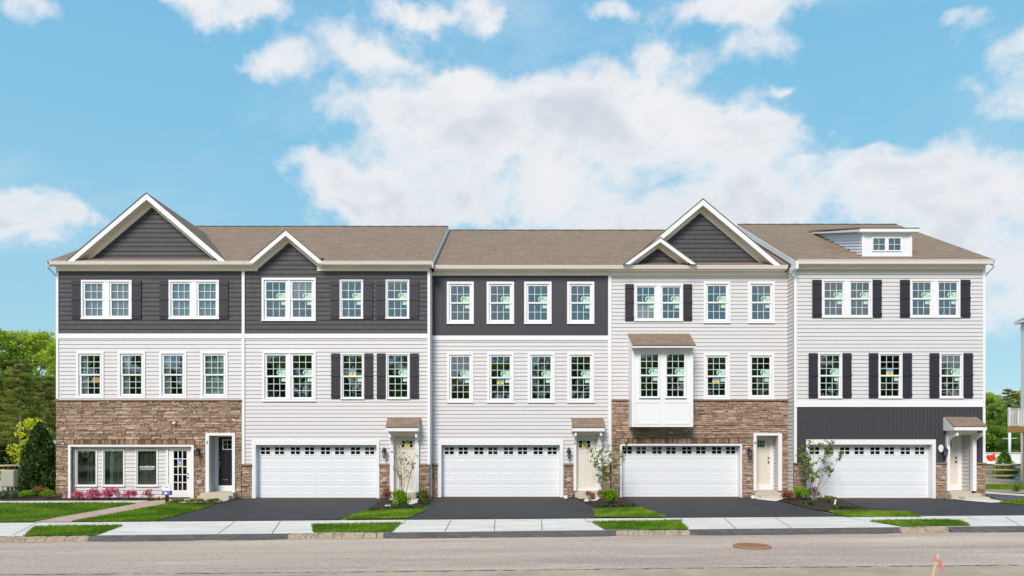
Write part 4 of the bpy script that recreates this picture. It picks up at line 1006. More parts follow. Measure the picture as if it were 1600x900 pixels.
# shed dormer
dy = .1; D0, D1 = h.x(1347.5, dy), h.x(1423.5, dy); dzb, dzt = h.z(400, dy), h.z(361, dy); yb_ = h.Y + 5.1
def roof_z(y): return h.ze + h.k * (y - h.ye)
h.holes2 = []
dw = MB(); flat_wall(dw, D0, D1, dzb - .15, dzt, [(h.x(1362, dy) + .02, h.x(1408.5, dy) - .02, h.z(393, dy) + .02, h.z(370.8, dy) - .02)], h.Y + dy, h.Y + dy + .04)
dm = dw.build('dormer', 'garage_white', h.root)
for side, xx, sg in ((0, D0, -1), (1, D1, 1)):
    w = MB(); slope_t = (12.33 - 10.93) / 5.0
    zt_at = lambda y: dzt + (y - (h.Y + dy)) * slope_t
    yy = h.Y + dy
    # siding laid parallel with the dormer's roof line
    n = 16
    for i in range(n):
        o0, o1 = i * .118, (i + 1) * .118
        def hit(o):      # y where the line zt - o meets the roof
            return (dzt - o - slope_t * (h.Y + dy) - h.ze + h.k * h.ye) / (h.k - slope_t)
        e0, e1 = hit(o0), hit(o1)
        if e0 <= yy: break
        e1 = max(e1, yy)
        w.quad([(xx + sg * .0, yy, zt_at(yy) - o0), (xx + sg * .0, e0, zt_at(e0) - o0), (xx + sg * .04, e1, zt_at(e1) - o1), (xx + sg * .04, yy, zt_at(yy) - o1)])
        w.quad([(xx + sg * .04, yy, zt_at(yy) - o1), (xx + sg * .04, e1, zt_at(e1) - o1), (xx - sg * .01, e1, zt_at(e1) - o1), (xx - sg * .01, yy, zt_at(yy) - o1)])
    w.build('dormer_side_wall', 'white_trim', dm)
ro = MB(); ov = .22; zt2 = dzt + .02; ya = h.Y + dy - ov; zfr = dzt + .03 - ov * slope_t
ye2 = (dzt + .03 - slope_t * (h.Y + dy) - h.ze + h.k * h.ye) / (h.k - slope_t)
roof_face(ro, [(D0 - ov, ya, zfr + .10), (D1 + ov, ya, zfr + .10), (D1 + ov, ye2 + .2, roof_z(ye2 + .2) + .08), (D0 - ov, ye2 + .2, roof_z(ye2 + .2) + .08)]); ro.build('dormer_roof', ['shingle', 'shingle_edge'], dm, fix=False)
fb = MB(); fb.box(D0 - ov + .01, D1 + ov - .01, ya + .01, ya + .035, zfr - .06, zfr + .065)
for a, b in ((D0 - ov + .01, D0 - ov + .035), (D1 + ov - .035, D1 + ov - .01)):
    fb.prism([(ya + .036, zfr - .06), (ya + .036, zfr + .06), (ye2, roof_z(ye2) + .03), (ye2, roof_z(ye2) - .02)], a, b, axis='x')
fb.box(D0 - ov + .036, D1 + ov - .036, ya + .036, h.Y + dy, zfr - .05, zfr - .04)
fb.build('dormer_fascia', 'white_trim', dm, bevel=.003)
for a, b in ((D0 - .03, D0 + .09), (D1 - .09, D1 + .03)): MB().box(a, b, h.Y + dy - .03, h.Y + dy - .001, dzb - .02, dzt).build('dormer_corner_board', 'white_trim', dm, bevel=.003)
MB().box(D0 - .03, D1 + .03, h.Y + dy - .034, h.Y + dy - .0011, dzb - .04, dzb + .04).build('dormer_sill', 'white_trim', dm, bevel=.003)
X0, X1, Z0, Z1 = h.x(1362, dy), h.x(1408.5, dy), h.z(393, dy), h.z(370.8, dy); Yw = h.Y + dy
wn_ = MB(); ring(wn_, X0, X1, Z0, Z1, .05, Yw - .035, Yw + .03); xm = (X0 + X1) / 2; wn_.box(xm - .075, xm + .075, Yw - .03, Yw + .03, Z0 + .05, Z1 - .05)
wo_ = wn_.build('dormer_window', 'white_trim', h.root, bevel=.003)
for a, b in ((X0 + .05, xm - .075), (xm + .075, X1 - .05)):
    MB().quad([(a, Yw + .01, Z0 + .05), (b, Yw + .01, Z0 + .05), (b, Yw + .01, Z1 - .05), (a, Yw + .01, Z1 - .05)]).build('glass', 'glass', wo_, fix=False)
    m2 = MB(); c_ = (a + b) / 2; e_ = (Z0 + Z1) / 2; m2.box(c_ - .012, c_ + .012, Yw - .004, Yw + .006, Z0 + .05, Z1 - .05); m2.box(a, b, Yw - .005, Yw + .007, e_ - .012, e_ + .012); m2.build('window_grid', 'muntin', wo_)
MB().box(D0 + .05, D1 - .05, Yw + 1.6, Yw + 1.65, roof_z(Yw + 1.6) - .3, dzt).build('interior', 'room_wall', h.root)
# ================================================================== ground
def lerp(a, b, t): return a + (b - a) * t
def prof(Y):
    P_ = [(-.5, 0), (-6.5, -.20), (-9.1, -.25)]
    if Y >= -.5: return 0.0
    for (a, za), (b, zb) in zip(P_, P_[1:]):
        if Y >= b: return lerp(za, zb, (Y - a) / (b - a))
    return -.25
def tilt(Y): return 0.0 if Y >= -.5 else (.0103 if Y <= -9.1 else .0103 * (-.5 - Y) / 8.6)
def cx_(x): return max(-26, min(26, x))
def zg(x, Y): return prof(Y) + tilt(Y) * cx_(x)
def zroad(x, Y): return -.37 + .0103 * cx_(x) - .012 * min(3.0, max(0, -9.3 - Y)) * -1 * (1 if Y < -9.3 else 0) * .4
def unproj(px, py, fz=None):
    fz = fz or zg; d = 25.0
    for _ in range(40):
        x = (px - HX) / F * d; z = fz(x, d - CAM_D); d = .5 * d + .5 * (CAM_Z - z) * F / max(py - HY, .5)
    return ((px - HX) / F * d, d - CAM_D)
def sheet(name, poly, off, m_, kind='structure', fz=None, step=1.0, label=None, jit=0.0, seed=1):
    """polygon (x,Y) laid on the terrain"""
    fz = fz or zg
    if jit:
        rnd = random.Random(seed); q_ = []
        for i in range(len(poly)):
            a, b = Vector(poly[i]), Vector(poly[(i + 1) % len(poly)]); n = max(1, int((b - a).length / .12)); nrm = Vector((-(b - a).y, (b - a).x)).normalized() if (b - a).length > 0 else Vector((0, 0))
            for k in range(n): q_.append(tuple(a + (b - a) * k / n + nrm * (rnd.uniform(-jit, jit) if k else 0)))
        poly = q_
    bm = bmesh.new(); bm.faces.new([bm.verts.new((x, y, 0)) for x, y in poly])
    xs = [p[0] for p in poly]; ys = [p[1] for p in poly]
    cutsy = [y for y in (-.5, -6.5, -9.1, -9.3) if min(ys) < y < max(ys)]
    for i in range(int(math.ceil(min(ys) / step)), int(max(ys) / step) + 1): cutsy.append(i * step)
    for y in cutsy: bmesh.ops.bisect_plane(bm, geom=bm.faces[:] + bm.edges[:] + bm.verts[:], plane_co=(0, y, 0), plane_no=(0, 1, 0))
    for i in range(int(math.ceil(min(xs) / 2)), int(max(xs) / 2) + 1): bmesh.ops.bisect_plane(bm, geom=bm.faces[:] + bm.edges[:] + bm.verts[:], plane_co=(i * 2.0, 0, 0), plane_no=(1, 0, 0))
    bmesh.ops.triangulate(bm, faces=[f for f in bm.faces if len(f.verts) > 4])
    for v in bm.verts: v.co.z = fz(v.co.x, v.co.y) + off
    bmesh.ops.recalc_face_normals(bm, faces=bm.faces)
    if sum(f.normal.z for f in bm.faces) < 0: bmesh.ops.reverse_faces(bm, faces=bm.faces)
    me = bpy.data.meshes.new(name); bm.to_mesh(me); bm.free(); me.materials.append(M[m_])
    o = bpy.data.objects.new(name, me); COL.objects.link(o); o['kind'] = kind
    if label: o['label'] = label
    return o
U = lambda pts, fz=None: [unproj(a, b, fz) for a, b in pts]

# the ground: one sheet to the horizon
xs = [-1500, -600, -200, -80, -40] + [i * 1.0 for i in range(-26, 27)] + [40, 80, 200, 600, 1500]
ys = [-300, -120, -60, -40, -30, -24, -20, -17, -14, -12, -9.35, -9.25] + [-9.1] + [-8.5 + .5 * i for i in range(17)] + [0, 2, 6, 12, 20, 40, 80, 160, 400, 1500]
ys = sorted(set(ys)); vs = []; fs = []
for y in ys:
    for x in xs:
        z = zg(x, y) - .022 if y > -9.2 else zroad(x, y) - .03
        vs.append((x, y, z))
nx = len(xs)
for j in range(len(ys) - 1):
    for i in range(nx - 1): fs.append((j * nx + i, j * nx + i + 1, (j + 1) * nx + i + 1, (j + 1) * nx + i))
me = bpy.data.meshes.new('ground'); me.from_pydata(vs, [], fs); me.materials.append(M['soil_far']); o = bpy.data.objects.new('ground', me); COL.objects.link(o); o['kind'] = 'structure'
sheet('road', [(-70, -16.1), (70, -16.1), (70, -9.2), (-70, -9.2)], 0, 'road', fz=zroad, step=2)
sheet('near_verge', [(-70, -14.32), (-10, -14.4), (-4, -14.5), (4, -14.45), (12, -14.5), (70, -14.4), (70, -19), (-70, -19)], .015, 'dirt', fz=zroad, step=4, jit=.06)
sheet('sidewalk', [(-70, -9.1), (70, -9.1), (70, -6.5), (-70, -6.5)], .010, 'concrete', step=2)
sheet('gutter_seam', [(-70, -14.24), (-10, -14.30), (-4, -14.38), (4, -14.35), (12, -14.38), (70, -14.3), (70, -14.6), (-70, -14.6)], .008, 'asphalt_patch', fz=zroad, step=4, jit=.03, seed=5)
# joints in the pavement
jt = MB()
def joint(a, b, w=.012):
    (x0, y0), (x1, y1) = unproj(*a), unproj(*b); n = 5
    for i in range(n):
        p = (lerp(x0, x1, i / n), lerp(y0, y1, i / n)); q_ = (lerp(x0, x1, (i + 1) / n), lerp(y0, y1, (i + 1) / n))
        jt.quad([(p[0] - w, p[1], zg(*p) + .014), (p[0] + w, p[1], zg(*p) + .014), (q_[0] + w, q_[1], zg(*q_) + .014), (q_[0] - w, q_[1], zg(*q_) + .014)])
for a, b in (((636, 811), (628, 820)), ((706, 810.5), (695, 831.3)), ((773.7, 809.5), (772.3, 830.3)), ((846, 809), (847, 829.5)), ((910, 808.5), (921, 817.3)), ((370, 813), (340, 835)), ((440, 812), (425, 834)), ((1060, 808.5), (1068, 814)), ((1130, 808), (1150, 827)), ((1210, 808), (1237, 826)), ((1320, 808), (1352, 814)), ((1510, 807.7), (1530, 814)), ((1570, 807.7), (1594, 822)), ((170, 814.5), (140, 820)), ((60, 815.5), (20, 837))): joint(a, b)
o = jt.build('pavement_joints', 'joint', fix=False); o['kind'] = 'structure'
def drive(pts, name='driveway'):
    p = U(pts); return sheet(name, p, .004, 'asphalt_new', step=1)
drive([(372, 779), (598, 778.9), (585, 790), (572, 800), (527, 812), (238, 815)])
drive([(676, 778.9), (889, 777.9), (901, 778.5), (911, 785), (925, 791), (931, 809.3), (636, 811.5)])
drive([(972, 777.8), (1166, 777.8), (1176, 776.5), (1212, 781.5), (1262, 795), (1320, 808.7), (1040, 809)])
drive([(1306, 779.5), (1487, 780), (1510, 783.5), (1575, 786.2), (1605, 790), (1640, 808.2), (1440, 808.6), (1425, 801), (1350, 794)])
# paving between the garage doors and the drive, under the walls
sheet('house_apron', [(-18.6, -1.0), (19.3, -1.0), (19.3, 3), (-18.6, 3)], -.012, 'mulch', step=2)
# path of pink pavers
sheet('garden_path', U([(52, 816.3), (205, 787), (214, 785), (262, 781), (300, 779.5), (352, 778.9), (366, 779.5), (345, 786), (262, 788), (110, 816)]), .016, 'paver_pink', step=1)
sheet('concrete_path', U([(-260, 787.4), (-260, 783.9), (232, 782.6), (214, 786.2), (205, 787)]), .012, 'concrete')
for pts in ([(915, 779), (903, 776.5), (916, 775.5), (940, 778), (931, 783.5), (912, 784.5)], [(1184, 781), (1172, 776.6), (1222, 777), (1224, 780.5), (1212, 784)], [(1487, 780), (1480, 777.2), (1524, 776.6), (1580, 785.6), (1548, 786.2), (1510, 783)], [(640, 790), (628, 777.5), (652, 777.5), (655, 785)]):
    sheet('step_path', U(pts), .022, 'concrete')
sheet('side_path', U([(1537, 768.5), (1650, 776), (1650, 779), (1537, 771)]), .012, 'concrete')
sheet('side_asphalt', U([(1532, 771), (1650, 779.2), (1650, 787), (1560, 781)]), .006, 'asphalt_patch')
# planting beds
BEDS = {'a': [(-260, 783.6), (-260, 774), (92, 776), (262, 777.5), (262, 780.8), (232, 782.4)],
        'b': [(255, 790), (262, 787.5), (345, 785.5), (366, 779.3), (380, 779), (330, 790), (318, 791.5)],
        'c': [(598, 778.5), (679, 778), (664, 790), (650, 797), (560, 801), (572, 799)],
        'd': [(889, 776), (972, 777.8), (1005, 794), (992, 798), (930, 798), (925, 791), (911, 785)],
        'e': [(1214, 781), (1222, 777), (1262, 777.5), (1307, 779), (1352, 794), (1362, 800), (1300, 801), (1262, 795)]}
for k, v in BEDS.items(): sheet('planting_bed', U(v), .020, 'mulch', jit=.04, seed=ord(k))
LAWNS = {'a': [(-260, 818), (-260, 787.6), (205, 786.4), (213, 787.6), (50, 815.9)],
         'b': [(112, 816), (262, 788.3), (318, 791.5), (335, 790.5), (243, 814.8)],
         'c': [(537, 811.8), (565, 800.5), (655, 796.5), (668, 797), (632, 811)],
         'd': [(930, 808.8), (928, 797), (1003, 795), (1040, 808.4)],
         'e': [(1320, 808.4), (1295, 800), (1362, 800), (1425, 801.8), (1440, 808.2)],
         'f': [(37, 838.6), (55, 823.5), (192, 822), (150, 837.2)], 'g': [(487, 820.5), (627, 818.2), (612, 832.2), (490, 833)],
         'h': [(924, 816.3), (1062, 814.4), (1075, 828), (945, 828.6)], 'i': [(1358, 815.3), (1430, 813.7), (1498, 813.9), (1517, 822.2), (1410, 823.8)],
         'j': [(1560, 786), (1600, 789.5), (1680, 797), (1680, 782), (1600, 781)], 'k': [(1539, 757.5), (1700, 757.5), (1700, 766), (1539, 764.5)]}
for k, v in LAWNS.items(): sheet('lawn', U(v), .026 if k in 'fghi' else .024, 'turf', jit=.04 if k in 'cdejk' else .02, seed=ord(k))
sheet('bare_earth', U([(1537, 744), (1760, 744), (1760, 757.6), (1537, 757.6)]), .0, 'dirt', step=2); sheet('gravel_bed', U([(1539, 764.5), (1700, 766.2), (1700, 776), (1537, 768.4)]), .008, 'kerb_stone')
sheet('bare_earth', U([(-220, 752), (100, 752), (100, 774), (-220, 774)]), .0, 'dirt', step=2)

# kerb: worn stone along the grass, asphalt ramps at the drives
rnd = random.Random(3)
KERB = [(-900, 140, 's'), (140, 330, 'a'), (330, 450, 'a'), (450, 600, 's'), (600, 962, 'a'), (962, 1078, 's'), (1078, 1405, 'a'), (1405, 1482, 's'), (1482, 2500, 'a')]
for p0, p1, t in KERB:
    xa, xb = (p0 - HX) * 18.8 / F, (p1 - HX) * 18.8 / F
    if t == 's':
        mb = MB(); x = xa
        while x < xb:
            L = rnd.uniform(.22, .6); b = min(x + L, xb); n = max(2, int((b - x) / .12)); rows_ = []
            for i in range(n + 1):
                u = x + .008 + (b - x - .016) * i / n; e = .5 if i in (0, n) else 0; j = lambda s_=.016: rnd.uniform(-s_, s_)
                zs, zr_ = zg(u, -9.1), zroad(u, -9.3)
                rows_.append([(u, -9.09, zs - .1), (u, -9.10, zs + .006 - e * .02), (u, -9.17 + j(), zs + .010 + j() - e * .02), (u, -9.235 + j() + e * .02, zs - .010 + j() - e * .02), (u, -9.26 + j(.016) + e * .03, zr_ + .05 + j()), (u, -9.29 + j(.02), zr_ - .02)])
            k = len(mb.v)
            for r in rows_: mb.v += r
            for i in range(n):
                for m_ in range(5): a = k + i * 6 + m_; mb.f.append((a, a + 6, a + 7, a + 1)); mb.mi.append(0); mb.t.append(.5)
            for i in (0, n):
                mb.f.append(tuple(k + i * 6 + m_ for m_ in range(6))); mb.mi.append(0); mb.t.append(.5)
            x = b
        o = mb.build('kerb', 'kerb_stone'); o['kind'] = 'structure'
    else:
        mb = MB(); n = int((xb - xa) / .15); k = 0
        for i in range(n + 1):
            u = lerp(xa, xb, i / n); j = lambda s_: rnd.uniform(-s_, s_); zs, zr_ = zg(u, -9.1), zroad(u, -9.35); e = min(1, min(i, n - i) / 4)
            mb.v += [(u, -9.08, zs - .05), (u, -9.09, zs + .008), (u, -9.14 + j(.008), zs + .004 + j(.004)), (u, -9.25 - .05 * e + j(.012), lerp(zs, zr_, .5) + j(.006)), (u, -9.34 - .12 * e + j(.03), zr_ + .012), (u, -9.36 - .14 * e + j(.03), zr_ - .02)]
        for i in range(n):
            for m_ in range(5): a = i * 6 + m_; mb.f.append((a, a + 6, a + 7, a + 1)); mb.mi.append(0); mb.t.append(.5)
        o = mb.build('kerb_ramp', 'asphalt_patch'); o['kind'] = 'structure'
# sand washed along the kerb foot
for i, (p0, p1) in enumerate(((-60, 135), (440, 606), (960, 1080), (1400, 1490))):
    pts = [(p0, 0), (p1, 0)]; xa, xb = (p0 - HX) * 18.6 / F, (p1 - HX) * 18.6 / F
    sheet('washed_sand', [(xa, -9.27), (xa + .3, -9.42), ((xa + xb) / 2, -9.50), (xb - .4, -9.44), (xb, -9.27)], .005, 'dirt', fz=zroad, jit=.045, seed=i)

# ------------------------------------------------------------------ leaves
def leaf_mesh(name, P_, N_, size, rng, aspect=.55, tints=None, flat=0.0, up=None, bend=.25):
    """P_ points; each leaf a folded diamond of four points"""
    n = len(P_); a = rng.normal(size=(n, 3)); a /= np.linalg.norm(a, axis=1)[:, None]
    if N_ is not None: a = a * (1 - flat) + N_ * flat; a /= np.linalg.norm(a, axis=1)[:, None] + 1e-9
    b = rng.normal(size=(n, 3))
    if up is not None: b = b * .5 + np.array(up) * 1.2
    b -= (b * a).sum(1)[:, None] * a; b /= np.linalg.norm(b, axis=1)[:, None] + 1e-9
    c = np.cross(a, b); s_ = (size * rng.uniform(.6, 1.3, n))[:, None]
    v0 = P_ - b * s_ * .5; v2 = P_ + b * s_ * .5; v1 = P_ + c * s_ * aspect * .5 + a * s_ * bend * .3; v3 = P_ - c * s_ * aspect * .5 + a * s_ * bend * .3
    V = np.stack([v0, v1, v2, v3], 1).reshape(-1, 3)
    me = bpy.data.meshes.new(name); me.vertices.add(4 * n); me.vertices.foreach_set('co', V.astype(np.float32).ravel())
    idx = np.arange(n) * 4
    tri = np.stack([idx, idx + 1, idx + 2, idx, idx + 2, idx + 3], 1).ravel()
    me.loops.add(6 * n); me.loops.foreach_set('vertex_index', tri.astype(np.int32)); me.polygons.add(2 * n)
    me.polygons.foreach_set('loop_start', (np.arange(2 * n) * 3).astype(np.int32)); me.update(calc_edges=True)
    t = rng.random(n) if tints is None else tints
    at = me.attributes.new('tint', 'FLOAT', 'FACE'); at.data.foreach_set('value', np.repeat(np.clip(t, 0, 1), 2).astype(np.float32))
    return me
def link(name, me, m_, parent=None):
    me.materials.clear(); me.materials.append(M[m_]); o = bpy.data.objects.new(name, me); COL.objects.link(o)
    if parent: o.parent = parent
    return o
def crown_points(rng, n, clumps, spread):
    """clumps: (k,3) centres + radii (k,)"""
    C_, r_ = clumps; k = rng.integers(0, len(C_), n); d = rng.normal(size=(n, 3)); d /= np.linalg.norm(d, axis=1)[:, None]
    rad = r_[k] * rng.uniform(.35, 1.0, n) ** .5 * spread
    return C_[k] + d * rad[:, None] * np.array([1, 1, .75]), d, k
def place(root, x, y, z=None): root.location = (x, y, zg(x, y) if z is None else z)
def deciduous(name, h, rad, n, m_, seed, leaf=.2, trunk_h=.35, bark='bark', lean=0, clumpn=40, label='', cat='tree', group=None):
    rng = np.random.default_rng(seed); rnd = random.Random(seed)
    root = empty(name, (0, 0, 0), label, cat, group)
    C_ = []; r_ = []
    for i in range(clumpn):
        t = rng.uniform(trunk_h, 1.0); w = math.sin(min(1, (t - trunk_h * .6) / (1 - trunk_h * .6)) * math.pi * .82 + .3) * rad; a = rng.uniform(0, 2 * math.pi); rr = w * math.sqrt(rng.uniform(.1, 1))
        C_.append((rr * math.cos(a), rr * math.sin(a), t * h)); r_.append(rng.uniform(.10, .22) * rad * 1.3 + .1)
    C_ = np.array(C_); r_ = np.array(r_)
    P_, N_, k = crown_points(rng, n, (C_, r_), 1.0)
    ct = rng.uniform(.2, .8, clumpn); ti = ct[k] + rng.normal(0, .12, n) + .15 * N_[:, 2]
    tr = MB(); tr.tube([(0, 0, -.2), (rnd.uniform(-.1, .1), 0, h * .3), (rnd.uniform(-.25, .25), rnd.uniform(-.2, .2), h * .62), (rnd.uniform(-.3, .3), 0, h * .92)], [h * .018, h * .014, h * .009, h * .002], 8)
    t_ = tr.build('trunk', bark, root, smooth=True)
    br = MB()
    for i in range(min(clumpn, 16)):
        c = C_[i]; z0 = max(trunk_h * h * .7, c[2] - h * .18); br.tube([(0, 0, z0), (c[0] * .5, c[1] * .5, (z0 + c[2]) / 2 + .1), tuple(c)], [h * .006, h * .004, h * .0015], 5, cap=False)
    br.build('branch', bark, root)
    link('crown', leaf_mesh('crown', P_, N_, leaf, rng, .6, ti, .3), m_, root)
    return root
def pine(name, h, rad, n, seed, label, group=None, m_='needle', leaf=.34):
    rng = np.random.default_rng(seed); rnd = random.Random(seed); root = empty(name, (0, 0, 0), label, 'tree', group)
    tr = MB(); tr.tube([(0, 0, -.2), (.05, 0, h * .4), (-.08, .05, h * .75), (0, 0, h)], [h * .016, h * .012, h * .006, .02], 8); tr.build('trunk', 'bark_pale', root, smooth=True)
    br = MB(); C_ = []; r_ = []
    for i in range(46):
        t = .22 + .78 * (i / 46) ** .9; L = rad * (1.15 - t * .85) * rnd.uniform(.6, 1.1); a = i * 2.4 + rnd.uniform(-.4, .4); z0 = t * h
        e = (L * math.cos(a), L * math.sin(a), z0 + rnd.uniform(-.05, .12) * L); br.tube([(0, 0, z0), (e[0] * .5, e[1] * .5, z0 + .03 * L), e], [.05, .03, .01], 5, cap=False)
        if t > .3 or rnd.random() < .4:
            for f in (.45, .7, .95): C_.append((e[0] * f, e[1] * f, z0 + (e[2] - z0) * f)); r_.append(rnd.uniform(.35, .6) * (1.1 - t * .4))
    br.build('branch', 'bark', root)
    C_ = np.array(C_); r_ = np.array(r_); k = rng.integers(0, len(C_), n); d = rng.normal(size=(n, 3)); d /= np.linalg.norm(d, axis=1)[:, None]
    P_ = C_[k] + d * (r_[k] * rng.uniform(.2, 1, n))[:, None] * np.array([1.2, 1.2, .45]); ct = rng.uniform(.2, .8, len(C_))
    link('crown', leaf_mesh('crown', P_, d, leaf, rng, .16, ct[k] + rng.normal(0, .1, n), .1), m_, root)
    return root
def cone_shrub(name, h, rad, n, m_, seed, label, leaf=.09, cat='shrub', tipgold=False, aspect=.4):
    rng = np.random.default_rng(seed); root = empty(name, (0, 0, 0), label, cat)
    MB().tube([(0, 0, -.1), (0, 0, h * .9)], [.05, .01], 6).build('stem', 'bark', root)
    t = rng.uniform(0, 1, n) ** 1.25; a = rng.uniform(0, 2 * math.pi, n); lob = 1 + .16 * np.sin(a * 5 + t * 11) + .12 * np.sin(a * 3 - t * 17); r_ = rad * (1 - t) ** .62 * (.25 + .75 * rng.uniform(0, 1, n) ** .4) * lob * (1 - np.exp(-t * 14) * .4)
    P_ = np.stack([r_ * np.cos(a), r_ * np.sin(a), .05 + t * h], 1); N_ = np.stack([np.cos(a), np.sin(a), np.full(n, .6)], 1)
    link('foliage', leaf_mesh('foliage', P_, N_, leaf, rng, aspect, .45 + .18 * np.sin(a * 6 + t * 25) + rng.normal(0, .14, n), .2, up=(0, 0, .8)), m_, root)
    return root
def bush(name, w, h, n, m_, seed, label, leaf=.06, cat='shrub', stems=7, flowers=None, group=None, loose=.0, d=None, aspect=.55, upw=None, second=None):
    """rounded shrub: stems, foliage, optional blossoms"""
    rng = np.random.default_rng(seed); rnd = random.Random(seed); root = empty(name, (0, 0, 0), label, cat, group); d = d or w
    st = MB(); C_ = []; r_ = []
    for i in range(26):
        a = rng.uniform(0, 2 * math.pi); e = rng.uniform(.1, 1.35); rr = rng.uniform(.55, .9)
        C_.append((w / 2 * rr * math.cos(a) * math.cos(e), d / 2 * rr * math.sin(a) * math.cos(e), h * (.22 + .62 * math.sin(e) * rr))); r_.append(rng.uniform(.16, .26) * min(w, h) * (1 + loose))
    for i in range(stems): c = C_[i]; st.tube([(rnd.uniform(-.03, .03), rnd.uniform(-.03, .03), -.03), (c[0] * .5, c[1] * .5, c[2] * .6), c], [.009, .006, .003], 5, cap=False)
    st.build('stem', 'bark', root)
    C_ = np.array(C_); r_ = np.array(r_); P_, N_, k = crown_points(rng, n, (C_, r_), 1.0); P_[:, 2] = np.maximum(P_[:, 2], .01)
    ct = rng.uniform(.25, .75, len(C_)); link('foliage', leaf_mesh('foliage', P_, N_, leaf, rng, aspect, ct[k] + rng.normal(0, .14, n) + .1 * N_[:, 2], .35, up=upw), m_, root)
    if flowers:
        nf, fm, fs_ = flowers; P_, N_, k = crown_points(rng, nf, (C_, r_), 1.12); P_[:, 2] = np.maximum(P_[:, 2], .05)
        link('blossoms', leaf_mesh('blossoms', P_, N_, fs_, rng, .9, None, .5), fm, root)
    return root
def at_ground(root, px, py): x, y = unproj(px, py); place(root, x, y); return root
def shrub_tree(h, w, seed, label, n=650, leaf=.085, m_='leaf_mid', skew=0.0, stems=9, bare=.35):
    """young multi-stemmed tree in a bed"""
    rng = np.random.default_rng(seed); rnd = random.Random(seed); root = empty('young_tree', (0, 0, 0), label, 'tree', 'young multi-stemmed trees in the planting beds')
    st = MB(); tips = []
    for i in range(stems):
        a = rnd.uniform(0, 2 * math.pi); rr = w / 2 * rnd.uniform(.25, 1); ex, ey, ez = rr * math.cos(a) + skew, rr * math.sin(a) * .8, h * rnd.uniform(.72, 1)
        p0 = Vector((rnd.uniform(-.12, .12), rnd.uniform(-.08, .08), -.02)); p3 = Vector((ex, ey, ez)); p1 = Vector((ex * .35, ey * .35, ez * .33)); p2 = Vector((ex * .68, ey * .68, ez * .68))
        st.tube([p0, p1, p2, p3], [.012, .009, .006, .003], 6, cap=False)
        for j in range(5):
            t = rnd.uniform(bare, 1); b = p1.lerp(p2, (t - .33) / .35) if t < .68 else p2.lerp(p3, (t - .68) / .32)
            e = b + Vector((rnd.uniform(-.3, .3), rnd.uniform(-.25, .25), rnd.uniform(.02, .3))); st.tube([b, e], [.005, .002], 4, cap=False); tips.append((b, e))
        tips.append((p2, p3))
    st.build('stem', 'bark_pale', root)
    P_ = []; 
    for i in range(n): b, e = tips[rnd.randrange(len(tips))]; p = b.lerp(e, rnd.uniform(.2, 1.1)); P_.append((p.x + rnd.gauss(0, .035), p.y + rnd.gauss(0, .035), p.z + rnd.gauss(0, .035)))
    link('foliage', leaf_mesh('foliage', np.array(P_), None, leaf, rng, .5, None), m_, root); return root

# grass blades over the lawns: one mass
def inside(px_, py_, poly):
    c = np.zeros(len(px_), bool); n = len(poly)
    for i in range(n):
        (x0, y0), (x1, y1) = poly[i], poly[(i + 1) % n]
        with np.errstate(divide='ignore', invalid='ignore'): t = ((y0 > py_) != (y1 > py_)) & (px_ < (x1 - x0) * (py_ - y0) / (y1 - y0 + 1e-12) + x0)
        c ^= t
    return c
rng = np.random.default_rng(11); allP = []; allT = []
for k, v in LAWNS.items():
    poly = U(v); xs_ = [p[0] for p in poly]; ys_ = [p[1] for p in poly]; A = (max(xs_) - min(xs_)) * (max(ys_) - min(ys_)); n = int(A * (1500 if k not in 'ajk' else 900))
    x = rng.uniform(min(xs_) - .03, max(xs_) + .03, n); y = rng.uniform(min(ys_) - .03, max(ys_) + .03, n); m_ = inside(x, y, poly); x, y = x[m_], y[m_]; keep = rng.random(len(x)) < .55 + .45 * (np.sin(x * 5.3 + 2 * np.sin(y * 4.1)) * np.sin(y * 6.7 + x * 1.9) > -.45); x, y = x[keep] + rng.normal(0, .025, keep.sum()), y[keep] + rng.normal(0, .025, keep.sum())
    z = np.array([zg(a, b) for a, b in zip(x, y)]) + .02; allP.append(np.stack([x, y, z], 1)); allT.append(.42 + .20 * np.sin(x * 2.1 + 3 * np.sin(y * 1.7)) + .16 * np.sin(x * 7.3 + y * 5.1) * np.sin(y * 9.0 - x * 3.3) + (.12 if k in 'cdejk' else -.05) + rng.normal(0, .13, len(x)))
P_ = np.concatenate(allP); T_ = np.concatenate(allT); n = len(P_)
hgt = rng.uniform(.025, .085, n); ang = rng.uniform(0, math.pi, n); wd = .011; lean = rng.normal(0, .022, (n, 2))
V = np.stack([P_ + np.stack([-np.cos(ang) * wd, -np.sin(ang) * wd, 0 * ang], 1), P_ + np.stack([np.cos(ang) * wd, np.sin(ang) * wd, 0 * ang], 1), P_ + np.stack([lean[:, 0], lean[:, 1], hgt], 1)], 1).reshape(-1, 3)
me = bpy.data.meshes.new('grass'); me.vertices.add(3 * n); me.vertices.foreach_set('co', V.astype(np.float32).ravel()); me.loops.add(3 * n); me.loops.foreach_set('vertex_index', np.arange(3 * n, dtype=np.int32)); me.polygons.add(n); me.polygons.foreach_set('loop_start', (np.arange(n) * 3).astype(np.int32)); me.update(calc_edges=True)
a_ = me.attributes.new('tint', 'FLOAT', 'FACE'); a_.data.foreach_set('value', np.clip(T_, 0, 1).astype(np.float32))
o = link('grass', me, 'grass_blade'); tag(o, 'short mown green grass of the lawns and verges', 'grass', kind='stuff')

